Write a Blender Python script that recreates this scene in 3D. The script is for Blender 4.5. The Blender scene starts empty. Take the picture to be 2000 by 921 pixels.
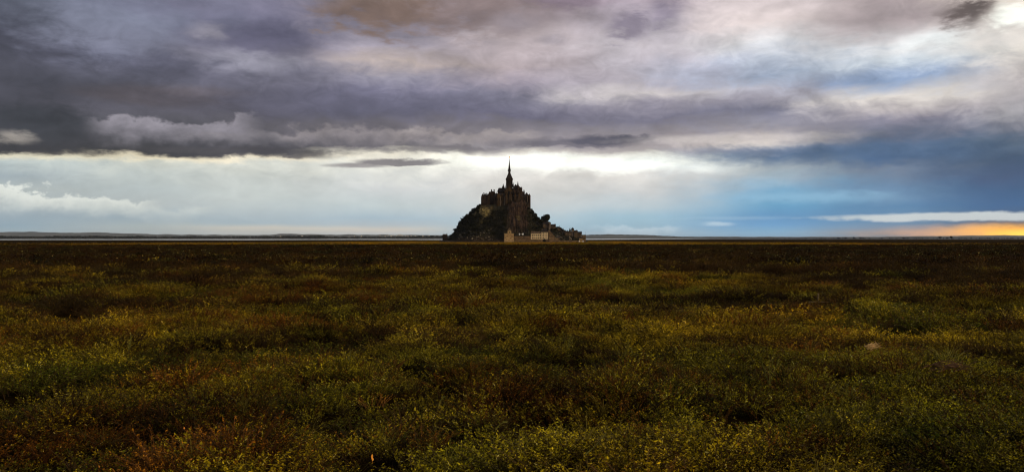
import bpy, math, random
import numpy as np
from mathutils import Vector

R = math.radians
F = 1570.0            # focal length in photograph pixels (2000 px wide frame)
HOR = 465.0           # row of the true horizon in the photograph
EYE = 1.7             # eye height above the ground at the camera
HAZE = 1.0e-5         # density of the air
scene = bpy.context.scene
COL = scene.collection

# ---------------------------------------------------------------- camera
cam = bpy.data.cameras.new('camera')
cam.sensor_width = 36.0
cam.lens = 36.0 * F / 2000.0
cam.clip_start = 0.05
cam.clip_end = 120000.0
cam_o = bpy.data.objects.new('camera', cam)
COL.objects.link(cam_o)
cam_o.location = (0, 0, EYE)
cam_o.rotation_euler = (R(90) + math.atan((HOR - 460.5) / F), 0, 0)
scene.camera = cam_o

# ---------------------------------------------------------------- render
scene.render.engine = 'CYCLES'
cy = scene.cycles
cy.max_bounces = 5
cy.diffuse_bounces = 2
cy.glossy_bounces = 2
cy.transmission_bounces = 3
cy.transparent_max_bounces = 8
cy.volume_bounces = 0
cy.use_adaptive_sampling = True
cy.adaptive_threshold = 0.01
cy.use_denoising = True
cy.denoising_prefilter = 'ACCURATE'
cy.denoising_input_passes = 'RGB_ALBEDO_NORMAL'
cy.filter_width = 1.15
cy.sample_clamp_indirect = 4.0
vs = scene.view_settings
vs.view_transform = 'Standard'
vs.look = 'None'
vs.exposure = 0.0
vs.gamma = 1.0
vs.use_curve_mapping = False

# ---------------------------------------------------------------- sun
SUN_AZ, SUN_EL = 126.0, 17.0        # degrees clockwise from the view direction, and above the horizon
sl = bpy.data.lights.new('sun', 'SUN')
sl.energy = 1.5
sl.angle = R(10)
sl.color = (1.0, 0.76, 0.42)
so = bpy.data.objects.new('sun', sl)
COL.objects.link(so)
sdir = Vector((math.sin(R(SUN_AZ)) * math.cos(R(SUN_EL)), math.cos(R(SUN_AZ)) * math.cos(R(SUN_EL)), math.sin(R(SUN_EL))))
so.rotation_euler = (-sdir).to_track_quat('-Z', 'Y').to_euler()
so.location = (40, -20, 60)

# ---------------------------------------------------------------- sky
def lin(c):
    return tuple(((v / 255.0) / 12.92 if v / 255.0 <= 0.04045 else ((v / 255.0 + 0.055) / 1.055) ** 2.4) for v in c)

def az_of(px): return math.atan((px - 1000.0) / F)
def el_of(px, py): return (HOR - py) / F * math.cos(az_of(px))      # tangent of the elevation

world = bpy.data.worlds.new('World')
scene.world = world
world.use_nodes = True
NT = world.node_tree
NT.nodes.clear()

class E:
    """a socket with arithmetic"""
    def __init__(s, sock): s.s = sock
    def __add__(a, b): return op('ADD', a, b)
    def __radd__(a, b): return op('ADD', b, a)
    def __sub__(a, b): return op('SUBTRACT', a, b)
    def __rsub__(a, b): return op('SUBTRACT', b, a)
    def __mul__(a, b): return op('MULTIPLY', a, b)
    def __rmul__(a, b): return op('MULTIPLY', b, a)
    def __truediv__(a, b): return op('DIVIDE', a, b)

def put(sock, v):
    if isinstance(v, E): NT.links.new(v.s, sock)
    else: sock.default_value = v

def op(kind, a, b=0.0):
    n = NT.nodes.new('ShaderNodeMath'); n.operation = kind
    put(n.inputs[0], a); put(n.inputs[1], b)
    return E(n.outputs[0])

def smooth(x, a, b, lo=0.0, hi=1.0, kind='SMOOTHSTEP'):
    n = NT.nodes.new('ShaderNodeMapRange'); n.interpolation_type = kind
    if a > b: a, b, lo, hi = b, a, hi, lo
    put(n.inputs[0], x); n.inputs[1].default_value = a; n.inputs[2].default_value = b
    n.inputs[3].default_value = lo; n.inputs[4].default_value = hi
    return E(n.outputs[0])

def mixc(f, a, b, mode='MIX'):
    n = NT.nodes.new('ShaderNodeMix'); n.data_type = 'RGBA'; n.blend_type = mode
    n.clamp_factor = True
    put(n.inputs[0], f)
    for i, c in ((6, a), (7, b)):
        if isinstance(c, E): NT.links.new(c.s, n.inputs[i])
        else: n.inputs[i].default_value = (*c, 1.0)
    return E(n.outputs[2])

tc = NT.nodes.new('ShaderNodeTexCoord')
sep = NT.nodes.new('ShaderNodeSeparateXYZ')
NT.links.new(tc.outputs['Generated'], sep.inputs[0])
dx, dy, dz = (E(sep.outputs[i]) for i in range(3))

def vec(ax, ay, az_, off=(0, 0, 0)):
    n = NT.nodes.new('ShaderNodeMapping')
    n.inputs['Location'].default_value = off
    n.inputs['Scale'].default_value = (ax, ay, az_)
    NT.links.new(tc.outputs['Generated'], n.inputs[0])
    return n.outputs[0]

def noise(ax, az_, off=(0, 0, 0), detail=5.0, rough=0.55, dist=0.0, kind='FBM'):
    n = NT.nodes.new('ShaderNodeTexNoise')
    n.noise_type = kind
    n.inputs['Scale'].default_value = 1.0
    n.inputs['Detail'].default_value = detail
    n.inputs['Roughness'].default_value = rough
    n.inputs['Distortion'].default_value = dist
    NT.links.new(vec(ax, ax, az_, off), n.inputs['Vector'])
    return E(n.outputs[0])          # 0..1 around 0.5

az = op('ARCTAN2', dx, dy)
el = dz / op('MAXIMUM', op('SQRT', dx * dx + dy * dy), 0.02)

# slow and fine wind-blown warps of the cloud sheets
calm = smooth(el, 0.0, 0.10, 0.10, 1.0)
w_a = noise(5, 20, (3.1, 0, 0), 3.0, 0.5) - 0.5
w_b = noise(16, 60, (7.7, 2, 0), 5.0, 0.6) - 0.5
w_c = noise(7, 14, (1.3, 5, 2), 5.0, 0.58) - 0.5
fi = noise(30, 58, (9.4, 3.0, 6.0), 7.0, 0.62, 0.6) - 0.5
cu = noise(12, 24, (2.4, 8.0, 1.0), 6.0, 0.52, 0.5) - 0.5
el_w = el + calm * (w_a * 0.030 + w_b * 0.024 + fi * 0.016)
az_w = az + calm * (w_c * 0.22 + fi * 0.07)

COLUMNS = [
 (0, [(0,(100,100,112)),(60,(88,86,98)),(120,(85,82,92)),(180,(92,88,98)),(230,(80,78,86)),(282,(75,72,78)),(291,(222,212,192)),(305,(190,195,195)),(340,(165,172,178)),(370,(175,178,178)),(400,(170,176,180)),(420,(160,170,178)),(440,(150,168,180)),(452,(165,178,185)),(465,(172,177,182))]),
 (250, [(0,(120,118,135)),(40,(135,135,152)),(80,(120,117,132)),(120,(105,102,118)),(150,(112,108,122)),(185,(95,90,98)),(205,(102,97,107)),(230,(100,96,104)),(260,(86,83,90)),(288,(80,77,82)),(297,(232,218,194)),(310,(205,203,195)),(340,(190,192,190)),(370,(180,184,185)),(400,(180,183,184)),(425,(165,175,182)),(440,(185,188,185)),(465,(172,177,180))]),
 (500, [(0,(128,122,138)),(40,(125,120,138)),(70,(112,108,125)),(110,(155,148,160)),(140,(135,130,145)),(180,(112,107,120)),(210,(105,100,112)),(240,(112,106,113)),(270,(96,92,100)),(298,(84,80,87)),(307,(238,224,204)),(320,(215,212,205)),(350,(200,200,197)),(390,(195,197,196)),(420,(180,187,192)),(436,(175,185,192)),(445,(205,198,190)),(465,(180,183,183))]),
 (750, [(0,(150,138,145)),(40,(145,135,145)),(70,(140,132,142)),(90,(165,155,165)),(120,(188,172,168)),(150,(155,148,160)),(180,(125,120,138)),(215,(110,106,122)),(240,(122,115,122)),(265,(118,111,118)),(290,(118,112,118)),(302,(232,222,208)),(330,(220,215,208)),(360,(205,203,203)),(400,(195,200,202)),(425,(175,188,198)),(438,(185,190,195)),(448,(212,202,193)),(465,(180,188,195))]),
 (1000, [(0,(150,135,138)),(30,(160,145,148)),(60,(185,170,172)),(100,(190,175,178)),(130,(180,165,168)),(160,(170,158,168)),(190,(135,130,145)),(225,(120,115,132)),(240,(130,123,131)),(265,(150,141,146)),(285,(160,152,156)),(298,(215,205,198)),(308,(255,253,248)),(328,(236,230,224)),(350,(216,209,205)),(380,(205,201,199)),(410,(199,200,201)),(430,(188,199,206)),(450,(170,189,200)),(465,(175,188,196))]),
 (1250, [(0,(175,160,168)),(40,(178,167,176)),(80,(195,185,190)),(120,(195,185,192)),(160,(185,175,182)),(180,(200,190,190)),(200,(160,152,162)),(230,(130,125,140)),(255,(150,142,148)),(275,(160,150,155)),(295,(178,168,168)),(310,(240,232,220)),(322,(255,252,245)),(345,(215,208,204)),(370,(203,200,200)),(400,(190,198,204)),(420,(168,190,203)),(440,(163,186,200)),(455,(175,189,200)),(465,(158,175,188))]),
 (1500, [(0,(215,200,200)),(40,(220,205,203)),(80,(215,210,212)),(110,(195,197,208)),(140,(165,172,190)),(165,(185,180,190)),(190,(165,158,168)),(220,(135,132,148)),(245,(150,145,155)),(262,(175,165,168)),(275,(220,208,203)),(285,(165,165,178)),(300,(115,128,150)),(320,(170,175,182)),(340,(165,178,190)),(370,(135,170,195)),(400,(120,165,195)),(425,(115,155,190)),(440,(125,165,200)),(455,(145,180,205)),(465,(150,175,195))]),
 (1750, [(0,(175,160,160)),(30,(180,165,165)),(60,(195,185,185)),(90,(220,215,215)),(120,(205,207,213)),(150,(150,162,185)),(165,(180,180,190)),(190,(215,205,200)),(215,(185,175,178)),(235,(140,135,148)),(260,(115,118,135)),(280,(100,115,140)),(310,(85,105,135)),(330,(122,132,150)),(360,(118,141,167)),(385,(127,154,180)),(405,(110,143,174)),(432,(118,148,176)),(445,(138,151,169)),(455,(165,150,145)),(465,(135,140,150))]),
 (2000, [(0,(225,210,200)),(50,(215,205,200)),(100,(225,215,208)),(150,(195,185,185)),(190,(180,172,175)),(215,(165,160,165)),(240,(140,138,148)),(260,(115,120,135)),(280,(105,115,130)),(310,(84,99,122)),(340,(89,104,132)),(370,(86,110,142)),(400,(86,115,151)),(420,(94,114,141)),(432,(100,110,130)),(445,(130,115,115)),(455,(150,130,120)),(465,(150,130,115))]),
]
VMAX = 0.32
ramps = []
el_n = op('MULTIPLY', el_w, 1.0 / VMAX)
for px, stops in COLUMNS:
    n = NT.nodes.new('ShaderNodeValToRGB')
    n.color_ramp.interpolation = 'LINEAR'
    pts = sorted((max(0.0, el_of(px, py) / VMAX), c) for py, c in stops)
    cr = n.color_ramp
    cr.elements[0].position = pts[0][0]; cr.elements[0].color = (*lin(pts[0][1]), 1)
    cr.elements[1].position = pts[-1][0]; cr.elements[1].color = (*lin(pts[-1][1]), 1)
    for p, c in pts[1:-1]:
        e = cr.elements.new(p); e.color = (*lin(c), 1)
    NT.links.new(el_n.s, n.inputs[0])
    ramps.append((az_of(px), E(n.outputs[0])))
sky = ramps[0][1]
for (a0, _), (a1, c) in zip(ramps[:-1], ramps[1:]):
    sky = mixc(smooth(az_w, a0, a1), sky, c)

# the same weather carried on round the sides, behind and overhead
back = mixc(smooth(el + w_a * 0.10, 0.02, 0.30), lin((176, 178, 182)), lin((150, 144, 154)))
sky = mixc(smooth(op('ABSOLUTE', az_w), 0.72, 1.5), sky, back)
top = mixc(noise(2.2, 3.0, (4, 9, 1), 4.0, 0.55, 0.4), lin((112, 108, 122)), lin((200, 190, 190)))
sky = mixc(smooth(el + w_c * 0.12, 0.28, 0.60), sky, top)

# texture inside the cloud sheets: long streaks, then soft curdled puffs
st = noise(6, 26, (0.4, 1.0, 3.0), 5.0, 0.50, 0.3) - 0.5
amt = smooth(el, 0.02, 0.13, 0.18, 1.0)
bil = noise(52, 70, (13.7, 1.2, 5.5), 6.0, 0.58, 0.1) - 0.5
bil_low = noise(17, 30, (16.6, 0.2, 8.5), 4.0, 0.5) - 0.5
warp1 = noise(30, 90, (8.3, 4.2, 1.5), 6.0, 0.62) - 0.5

cu0 = noise(22, 34, (5.4, 6.0, 2.0), 5.0, 0.55, 0.5) - 0.5

def bank(sky, x0, x1, y0, y1, depth, colour, strength, amp, soft=5.0, fade=0.18):
    """a heap of cumulus: lumpy lit top edge that dies away downwards"""
    a0, a1 = az_of(x0), az_of(x1)
    t = (az - a0) * (1.0 / (a1 - a0))
    win = smooth(t, 0.0, fade) * smooth(t, 1.0, 1.0 - fade)
    e0, e1 = el_of(x0, y0), el_of(x1, y1)
    edge = t * (e1 - e0) + e0 + bil * (amp / F * 1.5) + bil_low * (amp / F * 3.0)
    d = edge - el
    m = smooth(d + warp1 * (9.0 / F), 0.0, soft * 1.35 / F) * smooth(d + cu0 * (40.0 / F), depth / F, 0.0)
    return mixc(m * win * strength, sky, lin(colour))

def lens(sky, x, y, rx, ry, colour, strength, soft=0.35, rough=0.7, flat=0.0, tilt=0.0, gain=1.0):
    """one cloud: an ellipse with ragged edge; flat > 0 cuts its underside level"""
    a0, e0 = az_of(x), el_of(x, y)
    wx = warp1 * (rough * rx / F * 0.9) + fi * (rough * min(rx, 60) / F * 0.5)
    wy = warp1 * (rough * ry / F * 1.5) + bil_low * (rough * ry / F * 1.0) + fi * (rough * ry / F * 0.8)
    u = (az - a0 + wx) * (F / rx * math.cos(az_of(x)) ** -2)
    v = (el - e0 + wy - (az - a0) * tilt) * (F / ry)
    if flat:
        v = op('MAXIMUM', v, v * (-flat))
    r = op('SQRT', u * u + v * v)
    return mixc(smooth(r, 1.0 + soft, 1.0 - soft) * strength, sky, tuple(c * gain for c in lin(colour)))

# --- lighter and darker folds of the upper left sheet
sky = lens(sky, 200, 48, 120, 46, (154, 154, 172), 0.55, 0.8, 1.2)
sky = lens(sky, 505, 78, 120, 34, (106, 101, 120), 0.75, 0.7, 1.1)
sky = lens(sky, 408, 62, 34, 13, (172, 164, 172), 0.55, 0.8, 1.6)
sky = lens(sky, 490, 120, 84, 17, (178, 172, 184), 0.6, 0.8, 1.2)
sky = lens(sky, 130, 150, 190, 34, (84, 82, 92), 0.6, 0.8, 1.2)
sky = lens(sky, 60, 235, 120, 26, (70, 70, 77), 0.7, 0.7, 1.2)
sky = lens(sky, 300, 188, 140, 17, (98, 90, 96), 0.85, 0.5, 1.0)
sky = lens(sky, 395, 178, 70, 9, (128, 116, 120), 0.5, 0.8, 1.0)
sky = lens(sky, 690, 205, 230, 24, (104, 100, 116), 0.6, 0.8, 1.0)
# --- heaps along the dark bank and low on the left
sky = bank(sky, 150, 520, 222, 226, 74, (160, 152, 160), 0.9, 32, 9)
sky = bank(sky, 330, 640, 246, 248, 46, (146, 138, 143), 0.75, 24, 9)
sky = bank(sky, 520, 860, 244, 246, 44, (156, 146, 148), 0.8, 22, 9)
sky = bank(sky, 740, 1080, 248, 256, 40, (176, 164, 163), 0.75, 22, 8)
sky = lens(sky, 24, 268, 44, 9, (168, 158, 152), 0.75, 0.7, 1.8)
sky = bank(sky, -160, 330, 362, 382, 50, (216, 215, 210), 0.95, 34, 6)
sky = bank(sky, 120, 440, 390, 402, 40, (202, 203, 200), 0.65, 18, 8)
sky = lens(sky, 120, 430, 260, 16, (160, 171, 180), 0.5, 0.8, 0.6)
# --- warm brown mass at the top, smoky scraps to its right
sky = lens(sky, 860, 14, 180, 48, (142, 125, 124), 0.9, 0.55, 2.0)
sky = lens(sky, 740, 20, 104, 50, (134, 113, 104), 0.85, 0.5, 1.8)
sky = lens(sky, 1232, 48, 36, 26, (142, 131, 145), 0.8, 0.6, 2.0)
sky = lens(sky, 1110, 2, 76, 16, (136, 120, 131), 0.8, 0.6, 1.6)
sky = lens(sky, 1012, 42, 40, 16, (158, 146, 152), 0.7, 0.7, 1.8)
sky = lens(sky, 1300, 14, 30, 30, (146, 135, 150), 0.7, 0.6, 2.0)
sky = lens(sky, 1080, 78, 26, 9, (164, 153, 160), 0.6, 0.7, 1.8)
sky = lens(sky, 1740, 30, 150, 34, (172, 158, 160), 0.7, 0.8, 1.0)
sky = lens(sky, 1885, 16, 44, 24, (106, 94, 92), 0.9, 0.7, 2.4)
sky = lens(sky, 1980, 26, 42, 20, (255, 252, 244), 0.95, 0.7, 1.6)
sky = lens(sky, 1830, 78, 60, 14, (236, 236, 236), 0.6, 0.8, 1.4)
sky = lens(sky, 1690, 154, 110, 13, (140, 154, 182), 0.55, 0.8, 1.4)
sky = lens(sky, 1370, 140, 110, 24, (166, 170, 188), 0.55, 0.8, 1.2)
sky = lens(sky, 1200, 172, 44, 11, (206, 196, 196), 0.55, 0.8, 1.4)
# --- flat slivers near the bright gap
sky = lens(sky, 1120, 316, 230, 12, (255, 252, 244), 0.85, 0.8, 0.8)
sky = lens(sky, 778, 319, 84, 10, (136, 129, 132), 0.95, 0.3, 1.0, 2.4)
sky = lens(sky, 700, 323, 56, 4, (146, 138, 140), 0.85, 0.5, 1.0)
sky = lens(sky, 1120, 281, 130, 11, (122, 116, 125), 0.9, 0.45, 1.6, 1.6)
sky = lens(sky, 1190, 275, 76, 12, (104, 100, 112), 1.0, 0.35, 1.2, 2.0)
sky = lens(sky, 400, 293, 120, 6, (94, 89, 94), 0.7, 0.6, 2.0)
sky = lens(sky, 560, 300, 100, 9, (92, 87, 94), 0.8, 0.5, 1.8)
sky = lens(sky, 860, 292, 110, 7, (122, 115, 121), 0.8, 0.6, 1.8)
sky = lens(sky, 1430, 270, 170, 8, (222, 210, 206), 0.6, 0.8, 1.0)
sky = lens(sky, 1620, 300, 300, 16, (98, 118, 146), 0.6, 0.8, 1.0)
# --- the streak and the afterglow on the right
sky = lens(sky, 1890, 423, 290, 7, (208, 208, 208), 0.9, 0.35, 0.9)
sky = lens(sky, 1900, 454, 150, 10, (216, 172, 146), 0.85, 0.85, 1.6, gain=1.1)
sky = lens(sky, 2010, 453, 135, 12, (255, 186, 72), 0.95, 0.85, 0.7, gain=1.3)
sky = lens(sky, 2060, 457, 110, 7, (255, 208, 80), 1.0, 0.7, 0.5, gain=1.4)
sky = lens(sky, 1560, 385, 130, 9, (156, 188, 210), 0.6, 0.8, 1.6)
sky = lens(sky, 1440, 426, 90, 3, (180, 198, 212), 0.3, 0.8, 1.0)
sky = lens(sky, 1400, 438, 28, 4, (196, 208, 218), 0.7, 0.7, 1.4)
sky = bank(sky, 1140, 1340, 438, 440, 18, (200, 210, 218), 0.65, 12, 5)

lum = 1.0 + amt * (st * 0.50 + cu * 0.72 + fi * 0.52)
lumn = NT.nodes.new('ShaderNodeCombineColor')
for i in range(3): NT.links.new(lum.s, lumn.inputs[i])
sky = mixc(1.0, sky, E(lumn.outputs[0]), 'MULTIPLY')


# clear air above the weather, seen where the sheets are thin
ns = NT.nodes.new('ShaderNodeTexSky')
ns.sky_type = 'NISHITA'
ns.sun_disc = False
ns.sun_elevation = R(SUN_EL)
ns.sun_rotation = R(SUN_AZ)
ns.air_density = 1.2
ns.dust_density = 2.0
clear = mixc(1.0, E(ns.outputs[0]), (0.10, 0.10, 0.10), 'MULTIPLY')
sky = mixc(0.97, clear, sky)
# contrast and white balance of the whole sky
gm = NT.nodes.new('ShaderNodeGamma'); gm.inputs[1].default_value = 1.22
NT.links.new(sky.s, gm.inputs[0])
sky = mixc(1.0, E(gm.outputs[0]), (1.20, 1.27, 1.27), 'MULTIPLY')

bg = NT.nodes.new('ShaderNodeBackground')
bg.inputs['Strength'].default_value = 1.0
NT.links.new(sky.s, bg.inputs['Color'])
wo = NT.nodes.new('ShaderNodeOutputWorld')
NT.links.new(bg.outputs[0], wo.inputs['Surface'])
world.cycles.sampling_method = 'MANUAL'
world.cycles.sample_map_resolution = 512

# ================================================================ helpers
rng = np.random.default_rng(11)
random.seed(5)

def vnoise(x, y, seed=0):
    """smooth value noise, -1..1"""
    xi = np.floor(x).astype(np.int64); yi = np.floor(y).astype(np.int64)
    fx = x - xi; fy = y - yi
    fx = fx * fx * (3 - 2 * fx); fy = fy * fy * (3 - 2 * fy)
    def h(a, b):
        n = (a * 374761393 + b * 668265263 + seed * 974634777) & 0x7fffffff
        n = ((n ^ (n >> 13)) * 1274126177) & 0x7fffffff
        n = n ^ (n >> 16)
        return (n & 0xffff) / 32767.5 - 1.0
    a = h(xi, yi) * (1 - fx) + h(xi + 1, yi) * fx
    b = h(xi, yi + 1) * (1 - fx) + h(xi + 1, yi + 1) * fx
    return a * (1 - fy) + b * fy

def fbm(x, y, seed=0, octaves=4, gain=0.5):
    x = np.asarray(x, float); y = np.asarray(y, float)
    s = np.zeros(np.broadcast(x, y).shape); a = 1.0; tot = 0.0
    for o in range(octaves):
        s = s + a * vnoise(x * 2 ** o + 17.3 * o, y * 2 ** o - 9.1 * o, seed + o)
        tot += a; a *= gain
    return s / tot

def sstep(x, a, b):
    t = np.clip((np.asarray(x, float) - a) / (b - a), 0, 1)
    return t * t * (3 - 2 * t)

def tag(o, label=None, cat=None, group=None, kind=None):
    if label: o['label'] = label
    if cat: o['category'] = cat
    if group: o['group'] = group
    if kind: o['kind'] = kind
    return o

def link(name, me, parent=None, mat=None):
    o = bpy.data.objects.new(name, me)
    COL.objects.link(o)
    if parent is not None: o.parent = parent
    if mat is not None and me is not None and len(me.materials) == 0: me.materials.append(mat)
    return o

def empty(name, loc=(0, 0, 0), rz=0.0):
    o = bpy.data.objects.new(name, None)
    o.empty_display_size = 0.5
    o.location = loc; o.rotation_euler = (0, 0, rz)
    COL.objects.link(o)
    return o

def mesh_np(name, verts, faces, smooth_=False):
    """verts Nx3, faces MxK array (all faces K-gons) or list"""
    me = bpy.data.meshes.new(name)
    if isinstance(faces, np.ndarray):
        v = np.asarray(verts, np.float32); f = np.asarray(faces, np.int32); k = f.shape[1]
        me.vertices.add(len(v)); me.vertices.foreach_set('co', v.ravel())
        me.loops.add(f.size); me.loops.foreach_set('vertex_index', f.ravel())
        me.polygons.add(len(f))
        me.polygons.foreach_set('loop_start', np.arange(0, f.size, k, dtype=np.int32))
        me.polygons.foreach_set('loop_total', np.full(len(f), k, np.int32))
        me.update(calc_edges=True); me.validate()
    else:
        me.from_pydata([tuple(p) for p in verts], [], faces); me.update()
    if smooth_:
        me.polygons.foreach_set('use_smooth', [True] * len(me.polygons))
    return me

class MB:
    """collects solid shapes and links them as one mesh object"""
    def __init__(s): s.v = []; s.f = []
    def add(s, vs, fs):
        b = len(s.v); s.v += [tuple(p) for p in vs]; s.f += [tuple(i + b for i in f) for f in fs]; return s
    def box(s, x0, x1, y0, y1, z0, z1, tx=0.0, ty=0.0):
        """tx, ty: how much the top is drawn in on each side"""
        s.add([(x0,y0,z0),(x1,y0,z0),(x1,y1,z0),(x0,y1,z0),(x0+tx,y0+ty,z1),(x1-tx,y0+ty,z1),(x1-tx,y1-ty,z1),(x0+tx,y1-ty,z1)],
              [(0,3,2,1),(4,5,6,7),(0,1,5,4),(1,2,6,5),(2,3,7,6),(3,0,4,7)])
        return s
    def gable(s, x0, x1, y0, y1, z0, z1, axis='x', hip=0.0):
        """a solid pitched roof; the ridge runs along axis"""
        if axis == 'x':
            ym = (y0 + y1) / 2
            s.add([(x0,y0,z0),(x1,y0,z0),(x1,y1,z0),(x0,y1,z0),(x0+hip,ym,z1),(x1-hip,ym,z1)],
                  [(0,3,2,1),(0,1,5,4),(2,3,4,5),(1,2,5),(3,0,4)])
        else:
            xm = (x0 + x1) / 2
            s.add([(x0,y0,z0),(x1,y0,z0),(x1,y1,z0),(x0,y1,z0),(xm,y0+hip,z1),(xm,y1-hip,z1)],
                  [(0,3,2,1),(0,1,4),(1,2,5,4),(2,3,5),(3,0,4,5)])
        return s
    def lathe(s, cx, cy, prof, n=8, rot=0.0):
        """prof: (radius, z) from the bottom up"""
        vs = []; fs = []
        for r, z in prof:
            for k in range(n):
                a = rot + 2 * math.pi * k / n
                vs.append((cx + r * math.cos(a), cy + r * math.sin(a), z))
        for i in range(len(prof) - 1):
            for k in range(n):
                k2 = (k + 1) % n
                fs.append((i*n+k, i*n+k2, (i+1)*n+k2, (i+1)*n+k))
        fs.append(tuple(range(n-1, -1, -1))); fs.append(tuple((len(prof)-1)*n + k for k in range(n)))
        s.add(vs, fs); return s
    def bar(s, p, q, r0, r1, n=5):
        p = Vector(p); q = Vector(q); d = (q - p).normalized()
        u = d.orthogonal().normalized(); w = d.cross(u)
        vs = []
        for c, r in ((p, r0), (q, r1)):
            for k in range(n):
                a = 2 * math.pi * k / n
                vs.append(tuple(c + u * (r * math.cos(a)) + w * (r * math.sin(a))))
        fs = [(k, (k+1) % n, n + (k+1) % n, n + k) for k in range(n)] + [tuple(range(n-1, -1, -1)), tuple(range(n, 2*n))]
        s.add(vs, fs); return s
    def mesh(s, name): return mesh_np(name, s.v, s.f)
    def build(s, name, mat, parent=None): return link(name, s.mesh(name), parent, mat)

# ---------------------------------------------------------------- materials
def material(name):
    m = bpy.data.materials.new(name); m.use_nodes = True
    nt = m.node_tree; b = nt.nodes['Principled BSDF']
    return m, nt, b

def surface(name, c0, c1, scale=0.3, rough=0.9, detail=6, bump=0.0, bscale=None, spec=0.2, stretch=(1, 1, 1), obj_space=False, cmid=None):
    """two or three colours broken up by noise, with fine relief"""
    m, nt, b = material(name)
    co = nt.nodes.new('ShaderNodeTexCoord')
    mp = nt.nodes.new('ShaderNodeMapping'); mp.inputs['Scale'].default_value = stretch
    geo = nt.nodes.new('ShaderNodeNewGeometry')
    nt.links.new(co.outputs['Object'] if obj_space else geo.outputs['Position'], mp.inputs[0])
    n = nt.nodes.new('ShaderNodeTexNoise'); n.inputs['Scale'].default_value = scale
    n.inputs['Detail'].default_value = detail; n.inputs['Roughness'].default_value = 0.62
    nt.links.new(mp.outputs[0], n.inputs['Vector'])
    r = nt.nodes.new('ShaderNodeValToRGB')
    r.color_ramp.elements[0].position = 0.34; r.color_ramp.elements[0].color = (*c0, 1)
    r.color_ramp.elements[1].position = 0.66; r.color_ramp.elements[1].color = (*c1, 1)
    if cmid:
        e = r.color_ramp.elements.new(0.5); e.color = (*cmid, 1)
    nt.links.new(n.outputs[0], r.inputs[0]); nt.links.new(r.outputs[0], b.inputs['Base Color'])
    b.inputs['Roughness'].default_value = rough
    b.inputs['Specular IOR Level'].default_value = spec
    if bump:
        n2 = nt.nodes.new('ShaderNodeTexNoise'); n2.inputs['Scale'].default_value = bscale or scale * 5
        n2.inputs['Detail'].default_value = 8
        nt.links.new(mp.outputs[0], n2.inputs['Vector'])
        bp = nt.nodes.new('ShaderNodeBump'); bp.inputs['Strength'].default_value = 1.0
        bp.inputs['Distance'].default_value = bump
        nt.links.new(n2.outputs[0], bp.inputs['Height']); nt.links.new(bp.outputs[0], b.inputs['Normal'])
    return m

# ================================================================ ground
WATER_Z = -5.6

def cushion(x, y):
    """0 in the creases between plant cushions, up to 1 on top of them"""
    wx_ = fbm(x / 1.4, y / 1.4, 23, 2) * 0.5; wy_ = fbm(x / 1.4, y / 1.4, 25, 2) * 0.5
    a = np.abs(fbm((x + wx_) / 2.0, (y + wy_) / 2.6, 21, 2, .4)); b = np.abs(fbm((x - wy_) / 0.95, (y + wx_) / 1.15, 27, 2, .4))
    return np.clip(np.sqrt(a) * 0.85 + np.sqrt(b) * 0.45, 0, 1.1)

def hummock(x, y):
    """the lumpy marsh surface near the eye"""
    d = np.hypot(x, y)
    a = (cushion(x, y) - 0.5) * 0.36 + fbm(x / 9.0, y / 6.5, 31, 3) * 0.15
    return a * sstep(d, 1.0, 5.0) * (1 - sstep(d, 900, 1400)) - 0.03

def ground_z(x, y):
    x = np.asarray(x, float); y = np.asarray(y, float)
    d = np.hypot(x, y)
    fall = -5.1 * np.clip((d - 20) / 1400.0, 0, 1)
    ang = np.arctan2(x, y)
    edge = 3500 + 900 * fbm(ang * 6, ang * 0 + 3.3, 77, 4) + 4200 * sstep(ang, 0.06, 0.34) * (np.abs(ang) < 2.0)
    shore = -2.2 * sstep(d, edge - 60, edge + 260)
    return fall + shore + hummock(x, y)

def ground_mesh():
    rad = [0.0]
    r = 0.6
    while r < 9500:
        rad.append(r); r *= 1.022 if r < 60 else (1.03 if r < 1500 else 1.05)
    rad = np.array(rad[1:])
    front = np.linspace(-0.80, 0.80, 320)
    rest = np.linspace(0.80, 2 * math.pi - 0.80, 90)[1:-1]
    th = np.concatenate([front, rest]); n = len(th)
    X = rad[:, None] * np.sin(th)[None]; Y = rad[:, None] * np.cos(th)[None]
    Z = ground_z(X, Y)
    V = np.stack([X, Y, Z], -1).reshape(-1, 3)
    i = np.arange(len(rad) - 1)[:, None]; k = np.arange(n)[None]; k2 = (k + 1) % n
    Fq = np.stack(np.broadcast_arrays(i * n + k, (i + 1) * n + k, (i + 1) * n + k2, i * n + k2), -1).reshape(-1, 4)
    c = len(V)
    V = np.vstack([V, [[0, 0, float(ground_z(0, 0))]]])
    me = mesh_np('ground', V, Fq[:, ::-1], True)
    return me

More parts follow.
